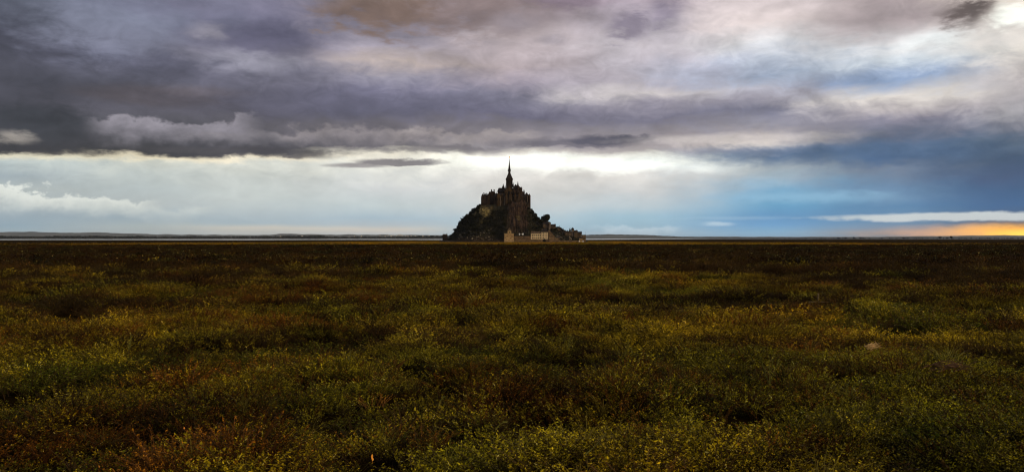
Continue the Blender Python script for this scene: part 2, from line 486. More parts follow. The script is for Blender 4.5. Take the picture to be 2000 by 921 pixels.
def ground_material():
    m, nt, b = material('marsh_soil')
    geo = nt.nodes.new('ShaderNodeNewGeometry')
    def nz(scale, st, det=6):
        mp = nt.nodes.new('ShaderNodeMapping'); mp.inputs['Scale'].default_value = st
        nt.links.new(geo.outputs['Position'], mp.inputs[0])
        n = nt.nodes.new('ShaderNodeTexNoise'); n.inputs['Scale'].default_value = scale
        n.inputs['Detail'].default_value = det; n.inputs['Roughness'].default_value = 0.65
        nt.links.new(mp.outputs[0], n.inputs['Vector']); return n.outputs[0]
    def ramp(f, stops):
        r = nt.nodes.new('ShaderNodeValToRGB'); e = r.color_ramp.elements
        e[0].position, e[0].color = stops[0][0], (*stops[0][1], 1)
        e[1].position, e[1].color = stops[-1][0], (*stops[-1][1], 1)
        for p, c in stops[1:-1]:
            q = e.new(p); q.color = (*c, 1)
        nt.links.new(f, r.inputs[0]); return r.outputs[0]
    def mix(f, a, bb):
        n = nt.nodes.new('ShaderNodeMix'); n.data_type = 'RGBA'
        if isinstance(f, float): n.inputs[0].default_value = f
        else: nt.links.new(f, n.inputs[0])
        nt.links.new(a, n.inputs[6]); nt.links.new(bb, n.inputs[7]); return n.outputs[2]
    # bare mud, moss and litter underfoot
    near = ramp(nz(1.6, (1, 1, 1)), [(0.3, (0.006, 0.004, 0.001)), (0.55, (0.014, 0.009, 0.002)), (0.75, (0.024, 0.013, 0.003))])
    # the brown purslane flats
    far = ramp(nz(0.05, (1, 0.6, 1), 10), [(0.3, (0.010, 0.006, 0.001)), (0.5, (0.022, 0.012, 0.002)), (0.62, (0.030, 0.020, 0.003)), (0.75, (0.042, 0.020, 0.004))])
    # grazed grass and straw round the rock
    gold = ramp(nz(0.012, (1, 0.35, 1), 10), [(0.34, (0.035, 0.050, 0.004)), (0.46, (0.15, 0.095, 0.006)), (0.58, (0.38, 0.18, 0.008)), (0.72, (0.20, 0.13, 0.008))])
    lenn = nt.nodes.new('ShaderNodeVectorMath'); lenn.operation = 'LENGTH'
    nt.links.new(geo.outputs['Position'], lenn.inputs[0])
    def rng_(a, c, w=None):
        n = nt.nodes.new('ShaderNodeMapRange'); n.interpolation_type = 'SMOOTHSTEP'
        src = lenn.outputs['Value']
        if w is not None:
            ad = nt.nodes.new('ShaderNodeMath'); ad.operation = 'MULTIPLY_ADD'
            nt.links.new(nz(0.010, (1, 1, 1), 4), ad.inputs[0]); ad.inputs[1].default_value = w
            nt.links.new(src, ad.inputs[2]); src = ad.outputs[0]
        nt.links.new(src, n.inputs[0]); n.inputs[1].default_value = a; n.inputs[2].default_value = c
        return n.outputs[0]
    c = mix(rng_(30, 120), near, far)
    # the grazed pasture lies round the rock only
    mp2 = nt.nodes.new('ShaderNodeMapping'); mp2.inputs['Location'].default_value = (0.02, -1.23, 0); mp2.inputs['Scale'].default_value = (1 / 400.0, 1 / 920.0, 0)
    nt.links.new(geo.outputs['Position'], mp2.inputs[0])
    l2 = nt.nodes.new('ShaderNodeVectorMath'); l2.operation = 'LENGTH'; nt.links.new(mp2.outputs[0], l2.inputs[0])
    ad2 = nt.nodes.new('ShaderNodeMath'); ad2.operation = 'MULTIPLY_ADD'; ad2.inputs[1].default_value = 0.5
    nt.links.new(nz(0.012, (1, .6, 1), 5), ad2.inputs[0]); nt.links.new(l2.outputs['Value'], ad2.inputs[2])
    mr2 = nt.nodes.new('ShaderNodeMapRange'); mr2.interpolation_type = 'SMOOTHSTEP'
    nt.links.new(ad2.outputs[0], mr2.inputs[0]); mr2.inputs[1].default_value = 1.32; mr2.inputs[2].default_value = 1.12
    c = mix(mr2.outputs[0], c, gold)
    nt.links.new(c, b.inputs['Base Color'])
    b.inputs['Roughness'].default_value = 1.0
    b.inputs['Specular IOR Level'].default_value = 0.0
    bp = nt.nodes.new('ShaderNodeBump'); bp.inputs['Distance'].default_value = 0.05
    nt.links.new(nz(9.0, (1, 1, 1), 8), bp.inputs['Height']); nt.links.new(bp.outputs[0], b.inputs['Normal'])
    return m

ground = link('ground', ground_mesh(), None, ground_material())
tag(ground, kind='structure')

# the wet bay beyond the marsh
def water_material():
    m, nt, b = material('bay_water')
    b.inputs['Base Color'].default_value = (0.20, 0.17, 0.13, 1)
    b.inputs['Roughness'].default_value = 0.18
    b.inputs['IOR'].default_value = 1.33
    n = nt.nodes.new('ShaderNodeTexNoise'); n.inputs['Scale'].default_value = 0.05; n.inputs['Detail'].default_value = 6
    geo = nt.nodes.new('ShaderNodeNewGeometry'); nt.links.new(geo.outputs['Position'], n.inputs['Vector'])
    bp = nt.nodes.new('ShaderNodeBump'); bp.inputs['Distance'].default_value = 0.15
    nt.links.new(n.outputs[0], bp.inputs['Height']); nt.links.new(bp.outputs[0], b.inputs['Normal'])
    return m
N = 96
wv = [(0, 0, WATER_Z)] + [(r * math.sin(2*math.pi*k/N), r * math.cos(2*math.pi*k/N), WATER_Z) for r in (2000, 6000, 12000, 29000) for k in range(N)]
wf = [(0, 1 + (k + 1) % N, 1 + k) for k in range(N)] + [(1+i*N+k, 1+i*N+(k+1) % N, 1+(i+1)*N+(k+1) % N, 1+(i+1)*N+k) for i in range(3) for k in range(N)]
wm = mesh_np('water', wv, wf)
import bmesh
_b = bmesh.new(); _b.from_mesh(wm); bmesh.ops.recalc_face_normals(_b, faces=_b.faces)
if sum(f.normal.z for f in _b.faces) < 0: bmesh.ops.reverse_faces(_b, faces=_b.faces)
_b.to_mesh(wm); _b.free()
tag(link('water', wm, None, water_material()), kind='structure')

# ---------------------------------------------------------------- far shores and hills
def ridge(name, px0, px1, dist, depth, crest, mat, base_z=WATER_Z - 1.0, n=420, m=14, rough=1.0, seed=0):
    """a long low hill: crest(px) gives the photograph row of its skyline"""
    px = np.linspace(px0, px1, n)
    az_ = np.arctan((px - 1000) / F)
    top = np.array([crest(p) for p in px])
    top = top + rough * fbm(px / 22.0, px * 0, seed, 4) * 1.1
    D = dist / np.cos(az_)
    zt = EYE + (HOR - top) / F * dist
    zt = np.maximum(zt, base_z + 1.2)
    t = np.linspace(-1, 1, m)
    V = []
    for j in range(m):
        dd = (D + t[j] * depth)
        g = math.cos(t[j] * math.pi / 2) ** 0.8 if abs(t[j]) < 1 else 0.0
        bumps = fbm(px / 5.0, px * 0 + j * 1.7, seed + 9, 3) * 5.0 * g
        end = sstep(np.minimum(px - px0, px1 - px), 0, (px1 - px0) * 0.06)
        z = base_z + (zt - base_z) * g * end + bumps * end * 0.6
        V.append(np.stack([dd * np.sin(az_), dd * np.cos(az_), z], -1))
    V = np.concatenate(V)
    i = np.arange(m - 1)[:, None]; k = np.arange(n - 1)[None]
    Q = np.stack(np.broadcast_arrays(i*n + k, i*n + k + 1, (i+1)*n + k + 1, (i+1)*n + k), -1).reshape(-1, 4)
    o = link(name, mesh_np(name, V, Q, True), None, mat)
    return tag(o, kind='structure')

def interp(pts):
    xs = [p[0] for p in pts]; ys = [p[1] for p in pts]
    return lambda p: float(np.interp(p, xs, ys))

M_HILL = surface('hazy_fields', (0.08, 0.10, 0.10), (0.16, 0.17, 0.15), 0.0016, stretch=(1, 1, 6))  # paler and bluer than the land itself: distance haze put into the colour
M_SHORE = surface('shore_fields', (0.018, 0.022, 0.014), (0.05, 0.05, 0.03), 0.004)
C_LEFT = interp([(-900, 454), (0, 453.2), (60, 452.6), (120, 454), (180, 453.8), (260, 456), (330, 457.6), (500, 458.4), (560, 456.4), (640, 457.6), (760, 458), (880, 459.5), (1000, 461)])
ridge('hills', -350, 1010, 22000, 1800, C_LEFT, M_HILL, seed=3)
C_RIGHT = interp([(1100, 459.5), (1160, 457.6), (1230, 458), (1290, 459.5), (1330, 462), (1420, 463)])
ridge('hills', 1060, 1420, 13000, 1500, C_RIGHT, M_HILL, seed=5)
C_FAR = interp([(1200, 462), (1500, 462), (1700, 462.5), (1780, 461), (1900, 459.8), (1960, 459), (2050, 460), (2900, 458)])
ridge('hills', 1200, 2350, 22000, 1800, C_FAR, M_HILL, seed=7, rough=0.6)
C_SH = interp([(-900, 461.0), (0, 461), (200, 461.4), (700, 461.6), (800, 460.8), (900, 462.6), (1040, 464)])
ridge('shore_land', -900, 1000, 9200, 900, C_SH, M_SHORE, seed=11, rough=0.4)
C_SH2 = interp([(1140, 464.2), (1600, 463.9), (2900, 463.6)])
ridge('shore_land', 1330, 2900, 9400, 600, C_SH2, M_SHORE, seed=13, rough=0.3)

# ================================================================ foliage materials
def leaf_material(name, c0, c1, scale=0.4, trans=0.25):
    m, nt, b = material(name)
    geo = nt.nodes.new('ShaderNodeNewGeometry')
    oi = nt.nodes.new('ShaderNodeObjectInfo')
    n = nt.nodes.new('ShaderNodeTexNoise'); n.inputs['Scale'].default_value = scale; n.inputs['Detail'].default_value = 4
    nt.links.new(geo.outputs['Position'], n.inputs['Vector'])
    ad = nt.nodes.new('ShaderNodeMath'); ad.operation = 'MULTIPLY_ADD'; ad.inputs[1].default_value = 0.35
    nt.links.new(oi.outputs['Random'], ad.inputs[0]); nt.links.new(n.outputs[0], ad.inputs[2])
    r = nt.nodes.new('ShaderNodeValToRGB')
    r.color_ramp.elements[0].position = 0.45; r.color_ramp.elements[0].color = (*c0, 1)
    r.color_ramp.elements[1].position = 0.95; r.color_ramp.elements[1].color = (*c1, 1)
    nt.links.new(ad.outputs[0], r.inputs[0]); nt.links.new(r.outputs[0], b.inputs['Base Color'])
    b.inputs['Roughness'].default_value = 0.75; b.inputs['Specular IOR Level'].default_value = 0.1
    return m
M_LEAF = leaf_material('dark_foliage', (0.005, 0.006, 0.002), (0.020, 0.019, 0.006))
M_SCRUB = leaf_material('scrub_foliage', (0.006, 0.006, 0.002), (0.034, 0.028, 0.009), 0.15)
M_FARLEAF = leaf_material('far_foliage', (0.006, 0.009, 0.006), (0.018, 0.022, 0.014), 0.02)
M_BARK = surface('bark', (0.03, 0.024, 0.018), (0.07, 0.055, 0.04), 2.0)

def crown_mesh(name, h, w, seed, n=420, leaf=0.75):
    """leaf clumps spread through a lobed crown; the base of the tree is at z = 0"""
    g = np.random.default_rng(seed)
    lobes = g.normal(0, 1, (9, 3)); lobes /= np.linalg.norm(lobes, axis=1)[:, None]
    lr = g.uniform(0.35, 0.62, 9)
    C = lobes * np.array([0.30, 0.30, 0.26]) * g.uniform(0.7, 1.25, (9, 1))
    k = g.integers(0, 9, n)
    d = g.normal(0, 1, (n, 3)); d /= np.linalg.norm(d, axis=1)[:, None]
    rr = g.uniform(0.45, 1.0, n) ** 0.5
    P = C[k] + d * (lr[k] * 0.55 * rr)[:, None]
    P = P * np.array([w, w, h * 0.72]) + np.array([0, 0, h * 0.60])
    nrm = d + g.normal(0, 0.5, (n, 3)); nrm /= np.linalg.norm(nrm, axis=1)[:, None]
    a = np.cross(nrm, g.normal(0, 1, (n, 3))); a /= np.linalg.norm(a, axis=1)[:, None]
    b = np.cross(nrm, a)
    s = (leaf * g.uniform(0.6, 1.3, n))[:, None]
    V = np.stack([P - a*s, P - b*s*0.7 + nrm*s*0.25, P + a*s, P + b*s*0.7 + nrm*s*0.15], 1).reshape(-1, 3)
    Q = np.arange(n * 4).reshape(-1, 4)
    return mesh_np(name, V, Q)

def trunk_mesh(name, h, seed):
    g = random.Random(seed); m = MB()
    top = (g.uniform(-.3, .3), g.uniform(-.3, .3), h * 0.55)
    m.bar((0, 0, -1.5), top, h * 0.030, h * 0.016, 6)
    for k in range(5):
        a = g.uniform(0, 6.28); z = h * g.uniform(0.28, 0.5); L = h * g.uniform(0.22, 0.34)
        t = z / (h * .55)
        m.bar((top[0]*t, top[1]*t, z), (top[0]*t + L*math.cos(a), top[1]*t + L*math.sin(a), z + L * g.uniform(.5, .9)), h*0.013, h*0.005, 5)
    return m.mesh(name)

TREE_H = [9.0, 10.0, 8.0, 11.0, 7.0, 9.5]
TREE_W = [7.5, 9.0, 8.0, 8.0, 7.0, 10.0]
TREES = [(crown_mesh('crown', h, w, 40 + i), trunk_mesh('trunk', h, 60 + i)) for i, (h, w) in enumerate(zip(TREE_H, TREE_W))]
for c, t in TREES:
    c.materials.append(M_LEAF); t.materials.append(M_BARK)

def tree(name, loc, k, s, label, group, rz=None, cat='tree', sz=1.0):
    e = empty(name, loc, random.uniform(0, 6.28) if rz is None else rz)
    e.scale = (s, s, s * sz)
    link('trunk', TREES[k][1], e); link('crown', TREES[k][0], e)
    return tag(e, label, cat, group)

# ---------------------------------------------------------------- far woods (one mass each)
def far_wood(name, px0, px1, dist, spread, count, hmin, hmax, label, seed, base=-4.5, top=None, mat=None):
    g = np.random.default_rng(seed)
    # a squashed, lumpy ball of 26 faces for each tree
    ico = []
    for (lat, nn) in ((-0.5, 5), (0.35, 6), (0.85, 3)):
        for j in range(nn):
            a = 2 * math.pi * (j + lat) / nn
            c = math.sqrt(1 - lat * lat)
            ico.append((c * math.cos(a), c * math.sin(a), lat))
    ico = np.array(ico)
    bmx = bmesh.new()
    for p in ico: bmx.verts.new(p)
    bmesh.ops.convex_hull(bmx, input=bmx.verts)
    bmesh.ops.triangulate(bmx, faces=bmx.faces)
    bmx.verts.index_update()
    iv = np.array([v.co[:] for v in bmx.verts]); fi = np.array([[v.index for v in f.verts] for f in bmx.faces]); bmx.free()
    px = g.uniform(px0, px1, count)
    den = fbm(px / 60.0, px * 0, seed + 5, 4)
    keep = den > g.uniform(-0.9, 0.35, count)
    px = px[keep]; den = den[keep]; n = len(px)
    az_ = np.arctan((px - 1000) / F)
    D = dist / np.cos(az_) + g.uniform(-spread, spread, n)
    h = g.uniform(hmin, hmax, n) * (0.75 + 0.5 * np.clip(den + 0.4, 0, 1))
    w = h * g.uniform(0.6, 1.1, n)
    zb = base if top is None else np.array([top(p) for p in px])
    V = iv[None] * np.stack([w, w, h * 0.62], -1)[:, None]
    V = V * (1 + g.uniform(-0.22, 0.22, V.shape))
    V += np.stack([D * np.sin(az_), D * np.cos(az_), zb + h * 0.5], -1)[:, None]
    fs = (fi[None] + (np.arange(n) * len(iv))[:, None, None]).reshape(-1, 3)
    o = link(name, mesh_np(name, V.reshape(-1, 3), fs), None, mat or M_FARLEAF)
    return tag(o, label, 'wood', None, 'stuff')

far_wood('far_wood', -700, 905, 8300, 420, 3200, 12, 21, 'dark far-off wood along the shore left of the rock', 5, base=4.0)
far_wood('far_wood', 1500, 2700, 7600, 300, 500, 6, 12, 'thin far-off tree line under the glow at right', 6, base=-4.5)
far_wood('far_hedge', 1060, 1420, 12600, 700, 500, 5, 9, 'hazy wooded slope right behind the rock', 8, top=lambda p: EYE + (HOR - C_RIGHT(p)) / F * 12700 - 14)
for i, (px, w) in enumerate([(1612, 1.2), (1638, 1.5), (1652, 1.9), (1668, 1.6), (1681, 1.9), (1765, 1.6), (1790, 1.2), (1836, 2.0), (1850, 1.8), (1858, 2.1)]):
    D = 5200.0 + 60 * (i % 3)
    tree('tree', ((px - 1000) / F * D, D, -5.3), i % 6, w * 1.15, 'small dark tree on the far right skyline under the sunset glow', 'trees on the right skyline', sz=0.85)

# far white houses
def far_house(name, px, py, dist, w, h, rz, label, group):
    m = MB(); m.box(-w/2, w/2, -3.5, 3.5, -2, h)
    x, z = (px - 1000) / F * dist, EYE + (HOR - py) / F * dist
    e = empty(name, (x, dist, z), rz)
    m.build('wall', M_FARWALL, e)
    r = MB(); r.gable(-w/2 - .4, w/2 + .4, -4.0, 4.0, h + 0.02, h + 3.2, 'x'); r.build('roof', M_SLATE, e)
    return tag(e, label, 'house', group)
M_FARWALL = surface('pale_render', (0.55, 0.52, 0.47), (0.75, 0.72, 0.66), 0.2)
M_SLATE = surface('slate', (0.022, 0.021, 0.022), (0.055, 0.048, 0.042), 0.6, rough=0.8, bump=0.05)
g = random.Random(4)
for px in [692, 706, 742, 752, 757, 764, 768, 774, 779, 783, 786, 792, 797, 803, 811, 826, 838, 590, 548]:
    py = 461.6 - (g.uniform(0, 2.4) if 735 < px < 815 else g.uniform(0, 0.8))
    far_house('house', px, py, 7800.0, g.uniform(8, 16), g.uniform(4, 7), g.uniform(-.5, .5), 'tiny pale house in the far village on the left shore', 'houses of the far village')

# ================================================================ the rock
YC = 1560.0
def wx(px, Y): return (px - 1000.0) / F * Y
def wz(py, Y): return EYE + (HOR - py) / F * Y
K = YC / F
CREST = [(852,474),(860,470.5),(864,468.3),(874,468.5),(878,467),(882,463),(887,456),(893,446),(900,437),(908,430),(918,422),(928,416),(936,409),(941,402),(960,400),(990,398),(1030,401),(1036,410),(1041,421),(1048,432),(1056,438),(1066,442),(1076,443),(1086,446),(1096,450),(1106,455),(1115,459),(1126,462),(1136,466),(1143,469.5),(1152,474)]
cx_ = np.array([wx(p, YC) for p, _ in CREST]); cz_ = np.array([wz(q, YC) for _, q in CREST])
hx_ = np.array([wx(p, YC) for p in (852, 866, 880, 900, 930, 990, 1040, 1085, 1120, 1140, 1152)])
hw_ = np.array([14, 26, 52, 88, 112, 116, 112, 104, 84, 60, 30.0])
BASE = -5.6

def hill_z(x, y):
    x = np.asarray(x, float); y = np.asarray(y, float)
    top = np.interp(x, cx_, cz_) - BASE
    half = np.interp(x, hx_, hw_)
    s = np.abs(y - YC) / half
    g = np.clip((1.0 - s) / 0.74, 0, 1)
    g = g ** 0.92
    cliff = sstep(x, -12, 0) * (1 - sstep(x, 28, 40))
    g = g * (1 - cliff) + np.clip(g * 1.25, 0, 1) ** 1.25 * cliff
    rug = fbm(x / 13.0, y / 13.0, 91, 4) * 4.2 + np.abs(fbm(x / 5.0, y / 9.0, 93, 4)) * 5.0 * (0.4 + cliff)
    fins = np.abs(fbm(x / 3.2, y / 40.0 + x * 0, 95, 3)) * 11.0 * cliff - 2.0 * cliff
    rug = rug + fins
    rug = rug * sstep(top * g, 1.0, 16.0) * (1 - sstep(s, 0.30, 0.12) * 0.7)
    return BASE - 0.6 + (top + 0.6) * g + rug - 0.8 * (s > 1)

nx, ny = 330, 190
gx = np.linspace(wx(850, YC), wx(1154, YC), nx); gy = np.linspace(YC - 120, YC + 120, ny)
GX, GY = np.meshgrid(gx, gy)
GZ = hill_z(GX, GY)
JX = GX + fbm(GX / 4.0, GY / 4.0, 55, 2) * 0.9; JY = GY + fbm(GX / 4.0, GY / 4.0, 57, 2) * 1.2
i = np.arange(ny - 1)[:, None]; k = np.arange(nx - 1)[None]
Q = np.stack(np.broadcast_arrays(i*nx + k, i*nx + k + 1, (i+1)*nx + k + 1, (i+1)*nx + k), -1).reshape(-1, 4)
hill_me = mesh_np('rock', np.stack([JX, JY, GZ], -1).reshape(-1, 3), Q)

# bare outcrops of pale lichened granite, and the brown cliff
PXg = 1000 + GX * F / GY; PYg = HOR - (GZ - EYE) * F / GY
def blob(px, py, rx, ry): return np.exp(-(((PXg - px) / rx) ** 2 + ((PYg - py) / ry) ** 2) ** 1.5)
warp_ = fbm(PXg / 5, PYg / 5, 63, 3)
PXg = PXg + warp_ * 7; PYg = PYg + fbm(PXg / 4, PYg / 4, 65, 3) * 6
pale = np.clip(blob(946, 414, 14, 11) + 0.8 * blob(928, 417, 8, 4) + 0.6 * blob(939, 430, 3, 9) + 0.35 * blob(975, 427, 4, 4) + 0.35 * blob(1012, 426, 4, 8), 0, 1)
bare = np.clip(pale + sstep(PXg, 988, 996) * (1 - sstep(PXg, 1024, 1036)) * (1 - sstep(PYg, 446, 456)) + 0.6 * sstep(PYg, 458, 466) * (PXg < 985), 0, 1)
at = hill_me.attributes.new('rockmap', 'FLOAT_COLOR', 'POINT')
at.data.foreach_set('color', np.stack([pale, bare, pale * 0, pale * 0 + 1], -1).astype(np.float32).ravel())

def rock_material():
    m, nt, b = material('granite')
    a = nt.nodes.new('ShaderNodeAttribute'); a.attribute_name = 'rockmap'
    sp = nt.nodes.new('ShaderNodeSeparateColor'); nt.links.new(a.outputs['Color'], sp.inputs[0])
    geo = nt.nodes.new('ShaderNodeNewGeometry')
    def nz(s, d=8, st=(1, 1, 1)):
        mp = nt.nodes.new('ShaderNodeMapping'); mp.inputs['Scale'].default_value = st
        nt.links.new(geo.outputs['Position'], mp.inputs[0])
        n = nt.nodes.new('ShaderNodeTexNoise'); n.inputs['Scale'].default_value = s; n.inputs['Detail'].default_value = d
        n.inputs['Roughness'].default_value = 0.68
        nt.links.new(mp.outputs[0], n.inputs['Vector']); return n.outputs[0]
    def ramp(f, p0, c0, p1, c1):
        r = nt.nodes.new('ShaderNodeValToRGB'); e = r.color_ramp.elements
        e[0].position, e[0].color, e[1].position, e[1].color = p0, (*c0, 1), p1, (*c1, 1)
        nt.links.new(f, r.inputs[0]); return r.outputs[0]
    def mix(f, x, y):
        n = nt.nodes.new('ShaderNodeMix'); n.data_type = 'RGBA'
        nt.links.new(f, n.inputs[0]); nt.links.new(x, n.inputs[6]); nt.links.new(y, n.inputs[7]); return n.outputs[2]
    soil = ramp(nz(0.2), 0.35, (0.008, 0.008, 0.003), 0.7, (0.035, 0.028, 0.012))
    brown = ramp(nz(0.16, 8, (1, 1, 0.35)), 0.36, (0.004, 0.002, 0.001), 0.66, (0.085, 0.049, 0.028))
    lich = ramp(nz(0.22), 0.42, (0.008, 0.007, 0.003), 0.62, (0.36, 0.28, 0.10))
    c = mix(sp.outputs[1], soil, brown); c = mix(sp.outputs[0], c, lich)
    nt.links.new(c, b.inputs['Base Color']); b.inputs['Roughness'].default_value = 0.9
    b.inputs['Specular IOR Level'].default_value = 0.15
    bp = nt.nodes.new('ShaderNodeBump'); bp.inputs['Distance'].default_value = 0.8
    nt.links.new(nz(0.7), bp.inputs['Height']); nt.links.new(bp.outputs[0], b.inputs['Normal'])
    return m
M_ROCK = rock_material()
tag(link('rock_hill', hill_me, None, M_ROCK), kind='structure')

def on_hill(px, py):
    """the nearest point of the rock that shows at this place in the photograph: march away from the eye"""
    for Y in np.arange(YC - 118, YC + 4, 0.8):
        if hill_z(wx(px, Y), Y) >= wz(py, Y): return Y
    return YC

# ---------------------------------------------------------------- stone and roof materials
M_ABBEY = surface('weathered_granite', (0.010, 0.006, 0.004), (0.060, 0.036, 0.021), 0.20, bump=0.10, bscale=1.5, stretch=(1, 1, 0.45), cmid=(0.022, 0.013, 0.008))
M_ABBEY2 = surface('lichened_granite', (0.012, 0.007, 0.003), (0.082, 0.050, 0.022), 0.16, bump=0.10, bscale=1.5, stretch=(1, 1, 0.5))
M_PALE = surface('pale_granite', (0.10, 0.075, 0.055), (0.22, 0.17, 0.12), 0.3, stretch=(1, 1, 0.4))
M_ROOF = surface('dark_slate', (0.010, 0.008, 0.007), (0.030, 0.022, 0.017), 0.5, rough=0.75, bump=0.05, bscale=4)
M_TOWER = surface('warm_sandstone', (0.22, 0.13, 0.05), (0.54, 0.37, 0.17), 0.35, bump=0.08, bscale=2.0, cmid=(0.34, 0.23, 0.11))
M_RAMP = surface('rampart_stone', (0.05, 0.032, 0.017), (0.20, 0.13, 0.068), 0.3, bump=0.10, bscale=2.0)
M_CREAM = surface('cream_render', (0.56, 0.44, 0.26), (0.76, 0.62, 0.39), 0.3)
M_HOUSE = surface('house_stone', (0.05, 0.033, 0.02), (0.15, 0.105, 0.062), 0.3, bump=0.05)
M_GLASS, _nt, _b = material('window_glass')
_b.inputs['Base Color'].default_value = (0.008, 0.007, 0.006, 1); _b.inputs['Roughness'].default_value = 0.5; _b.inputs['Specular IOR Level'].default_value = 0.12
M_WHITE = surface('white_paint', (0.70, 0.68, 0.63), (0.82, 0.80, 0.76), 0.5)
M_GOLD, _nt, _b = material('gilt'); _b.inputs['Base Color'].default_value = (0.75, 0.45, 0.10, 1); _b.inputs['Metallic'].default_value = 0.8; _b.inputs['Roughness'].default_value = 0.35
M_IRON = surface('dark_iron', (0.02, 0.02, 0.02), (0.04, 0.035, 0.03), 2.0, rough=0.5)

class Thing:
    """an Empty at the thing's base; parts are given in world coordinates"""
    def __init__(s, name, loc, label, cat, group=None):
        s.e = empty(name, loc); s.l = Vector(loc); tag(s.e, label, cat, group)
    def part(s, name, mb, mat, parent=None, label=None):
        mb.v = [(p[0]-s.l.x, p[1]-s.l.y, p[2]-s.l.z) for p in mb.v]
        o = mb.build(name, mat, parent or s.e)
        if label: o['label'] = label
        return o

def lancet(x, z0, z1, w, y, mat_parent=None, d=0.16):
    """a pointed window on a wall that faces the camera"""
    m = MB(); zs = z1 - w * 0.9
    pts = [(x-w/2, z0), (x+w/2, z0), (x+w/2, zs), (x+w*0.3, zs+w*0.5), (x, z1), (x-w*0.3, zs+w*0.5), (x-w/2, zs)]
    n = len(pts)
    vs = [(a, y-d, b) for a, b in pts] + [(a, y+0.3, b) for a, b in pts]
    m.add(vs, [tuple(range(n)), tuple(range(2*n-1, n-1, -1))] + [(i, n+i, n+(i+1) % n, (i+1) % n) for i in range(n)])
    return m

# ================================================================ the abbey on top
YA = 1556.0
X = lambda px: wx(px, YA)
Z = lambda py: wz(py, YA)
ab = Thing('abbey', (X(990), YA, Z(404)), 'dark stone abbey church with tall spire crowning the rocky island', 'abbey')
base = Z(412)
def pinnacle(px, tip, foot, r, y, name='pinnacle', parent=None, n=6, body=0.55):
    r = r * 1.3
    zt, zf = Z(tip), Z(foot); zb = zf + (zt - zf) * (1 - body)
    return ab.part(name, MB().lathe(X(px), y, [(r, zf), (r*0.95, zb), (r*1.15, zb + .01), (r*0.75, zb + .5), (0.06, zt)], n), M_ABBEY, parent)

# nave and its roof
nave = ab.part('nave', MB().box(X(972), X(988.5), 1549, 1567, base, Z(374)), M_ABBEY)
ab.part('nave_roof', MB().gable(X(971.2), X(988.6), 1548.2, 1567.8, Z(374) + .02, Z(366.6), 'x', 2.6), M_ROOF)
for px in (975, 978.4, 981.8): ab.part('window', lancet(X(px), Z(382.5), Z(375.5), 1.3, 1549), M_GLASS, nave)
# crossing tower
tw = ab.part('crossing_tower', MB().box(X(988.4), X(1001.2), 1553.6, 1566.4, Z(392), Z(350.6)), M_ABBEY)
ab.part('cornice', MB().box(X(987.6), X(1002), 1552.8, 1567.2, Z(350.6)+.01, Z(348.9)), M_ABBEY, tw)
ab.part('string_course', MB().box(X(988.0), X(1001.6), 1553.2, 1566.8, Z(360.2), Z(359.4)), M_ABBEY, tw)
for px in (991.4, 994.8, 998.2): ab.part('window', lancet(X(px), Z(358.8), Z(352.2), 1.7, 1553.6), M_GLASS, tw)
for px in (989, 1000.6):
    ab.part('buttress', MB().box(X(px)-.75, X(px)+.75, 1552.7, 1554.4, Z(385), Z(352.4), .1, .1), M_ABBEY, tw)
sp = ab.part('spire', MB().lathe(X(994.8), 1560, [(9.4, Z(348.9)+.02), (8.6, Z(347.6)), (3.4, Z(338.4)), (3.0, Z(337.0))], 4, math.pi/4)
        .lathe(X(994.8), 1560, [(2.35, Z(338)), (2.2, Z(333.8)), (3.15, Z(333.4)), (3.15, Z(332.2)), (2.1, Z(331.8)), (1.75, Z(326.5)), (1.15, Z(321)), (0.7, Z(315)), (0.26, Z(309.4))], 8), M_ROOF)
for a in range(8):
    aa = a * math.pi / 4 + .39
    cxp, cyp = X(994.8) + 2.7 * math.cos(aa), 1560 + 2.7 * math.sin(aa)
    ab.part('pinnacle', MB().lathe(cxp, cyp, [(.42, Z(333.2)), (.40, Z(330.8)), (.04, Z(328.4))], 5), M_ROOF, sp)
st_ = MB().lathe(X(994.8), 1560, [(.30, Z(309.6)), (.45, Z(308.9)), (.50, Z(307.6)), (.30, Z(306.6)), (.42, Z(306.0)), (.40, Z(305.4)), (.14, Z(305.1)), (.24, Z(304.8)), (.20, Z(304.4)), (.05, Z(304.2))], 8)
st_.bar((X(994.8) + .35, 1560, Z(305.7)), (X(994.8) + .75, 1559.9, Z(304.4)), .12, .09).bar((X(994.8) + .75, 1559.9, Z(304.4)), (X(994.8) + .65, 1559.9, Z(302.6)), .06, .02)
for s in (-1, 1):
    st_.add([(X(994.8)+s*.2, 1560.3, Z(305.6)), (X(994.8)+s*1.0, 1560.6, Z(304.9)), (X(994.8)+s*.8, 1560.5, Z(307.4)), (X(994.8)+s*.2, 1560.4, Z(306.6)), (X(994.8)+s*.6, 1560.7, Z(306))], [(0,1,4), (1,2,4), (2,3,4), (3,0,4)])
ab.part('statue', st_, M_GOLD, sp, 'small gilded winged statue on the spire tip')
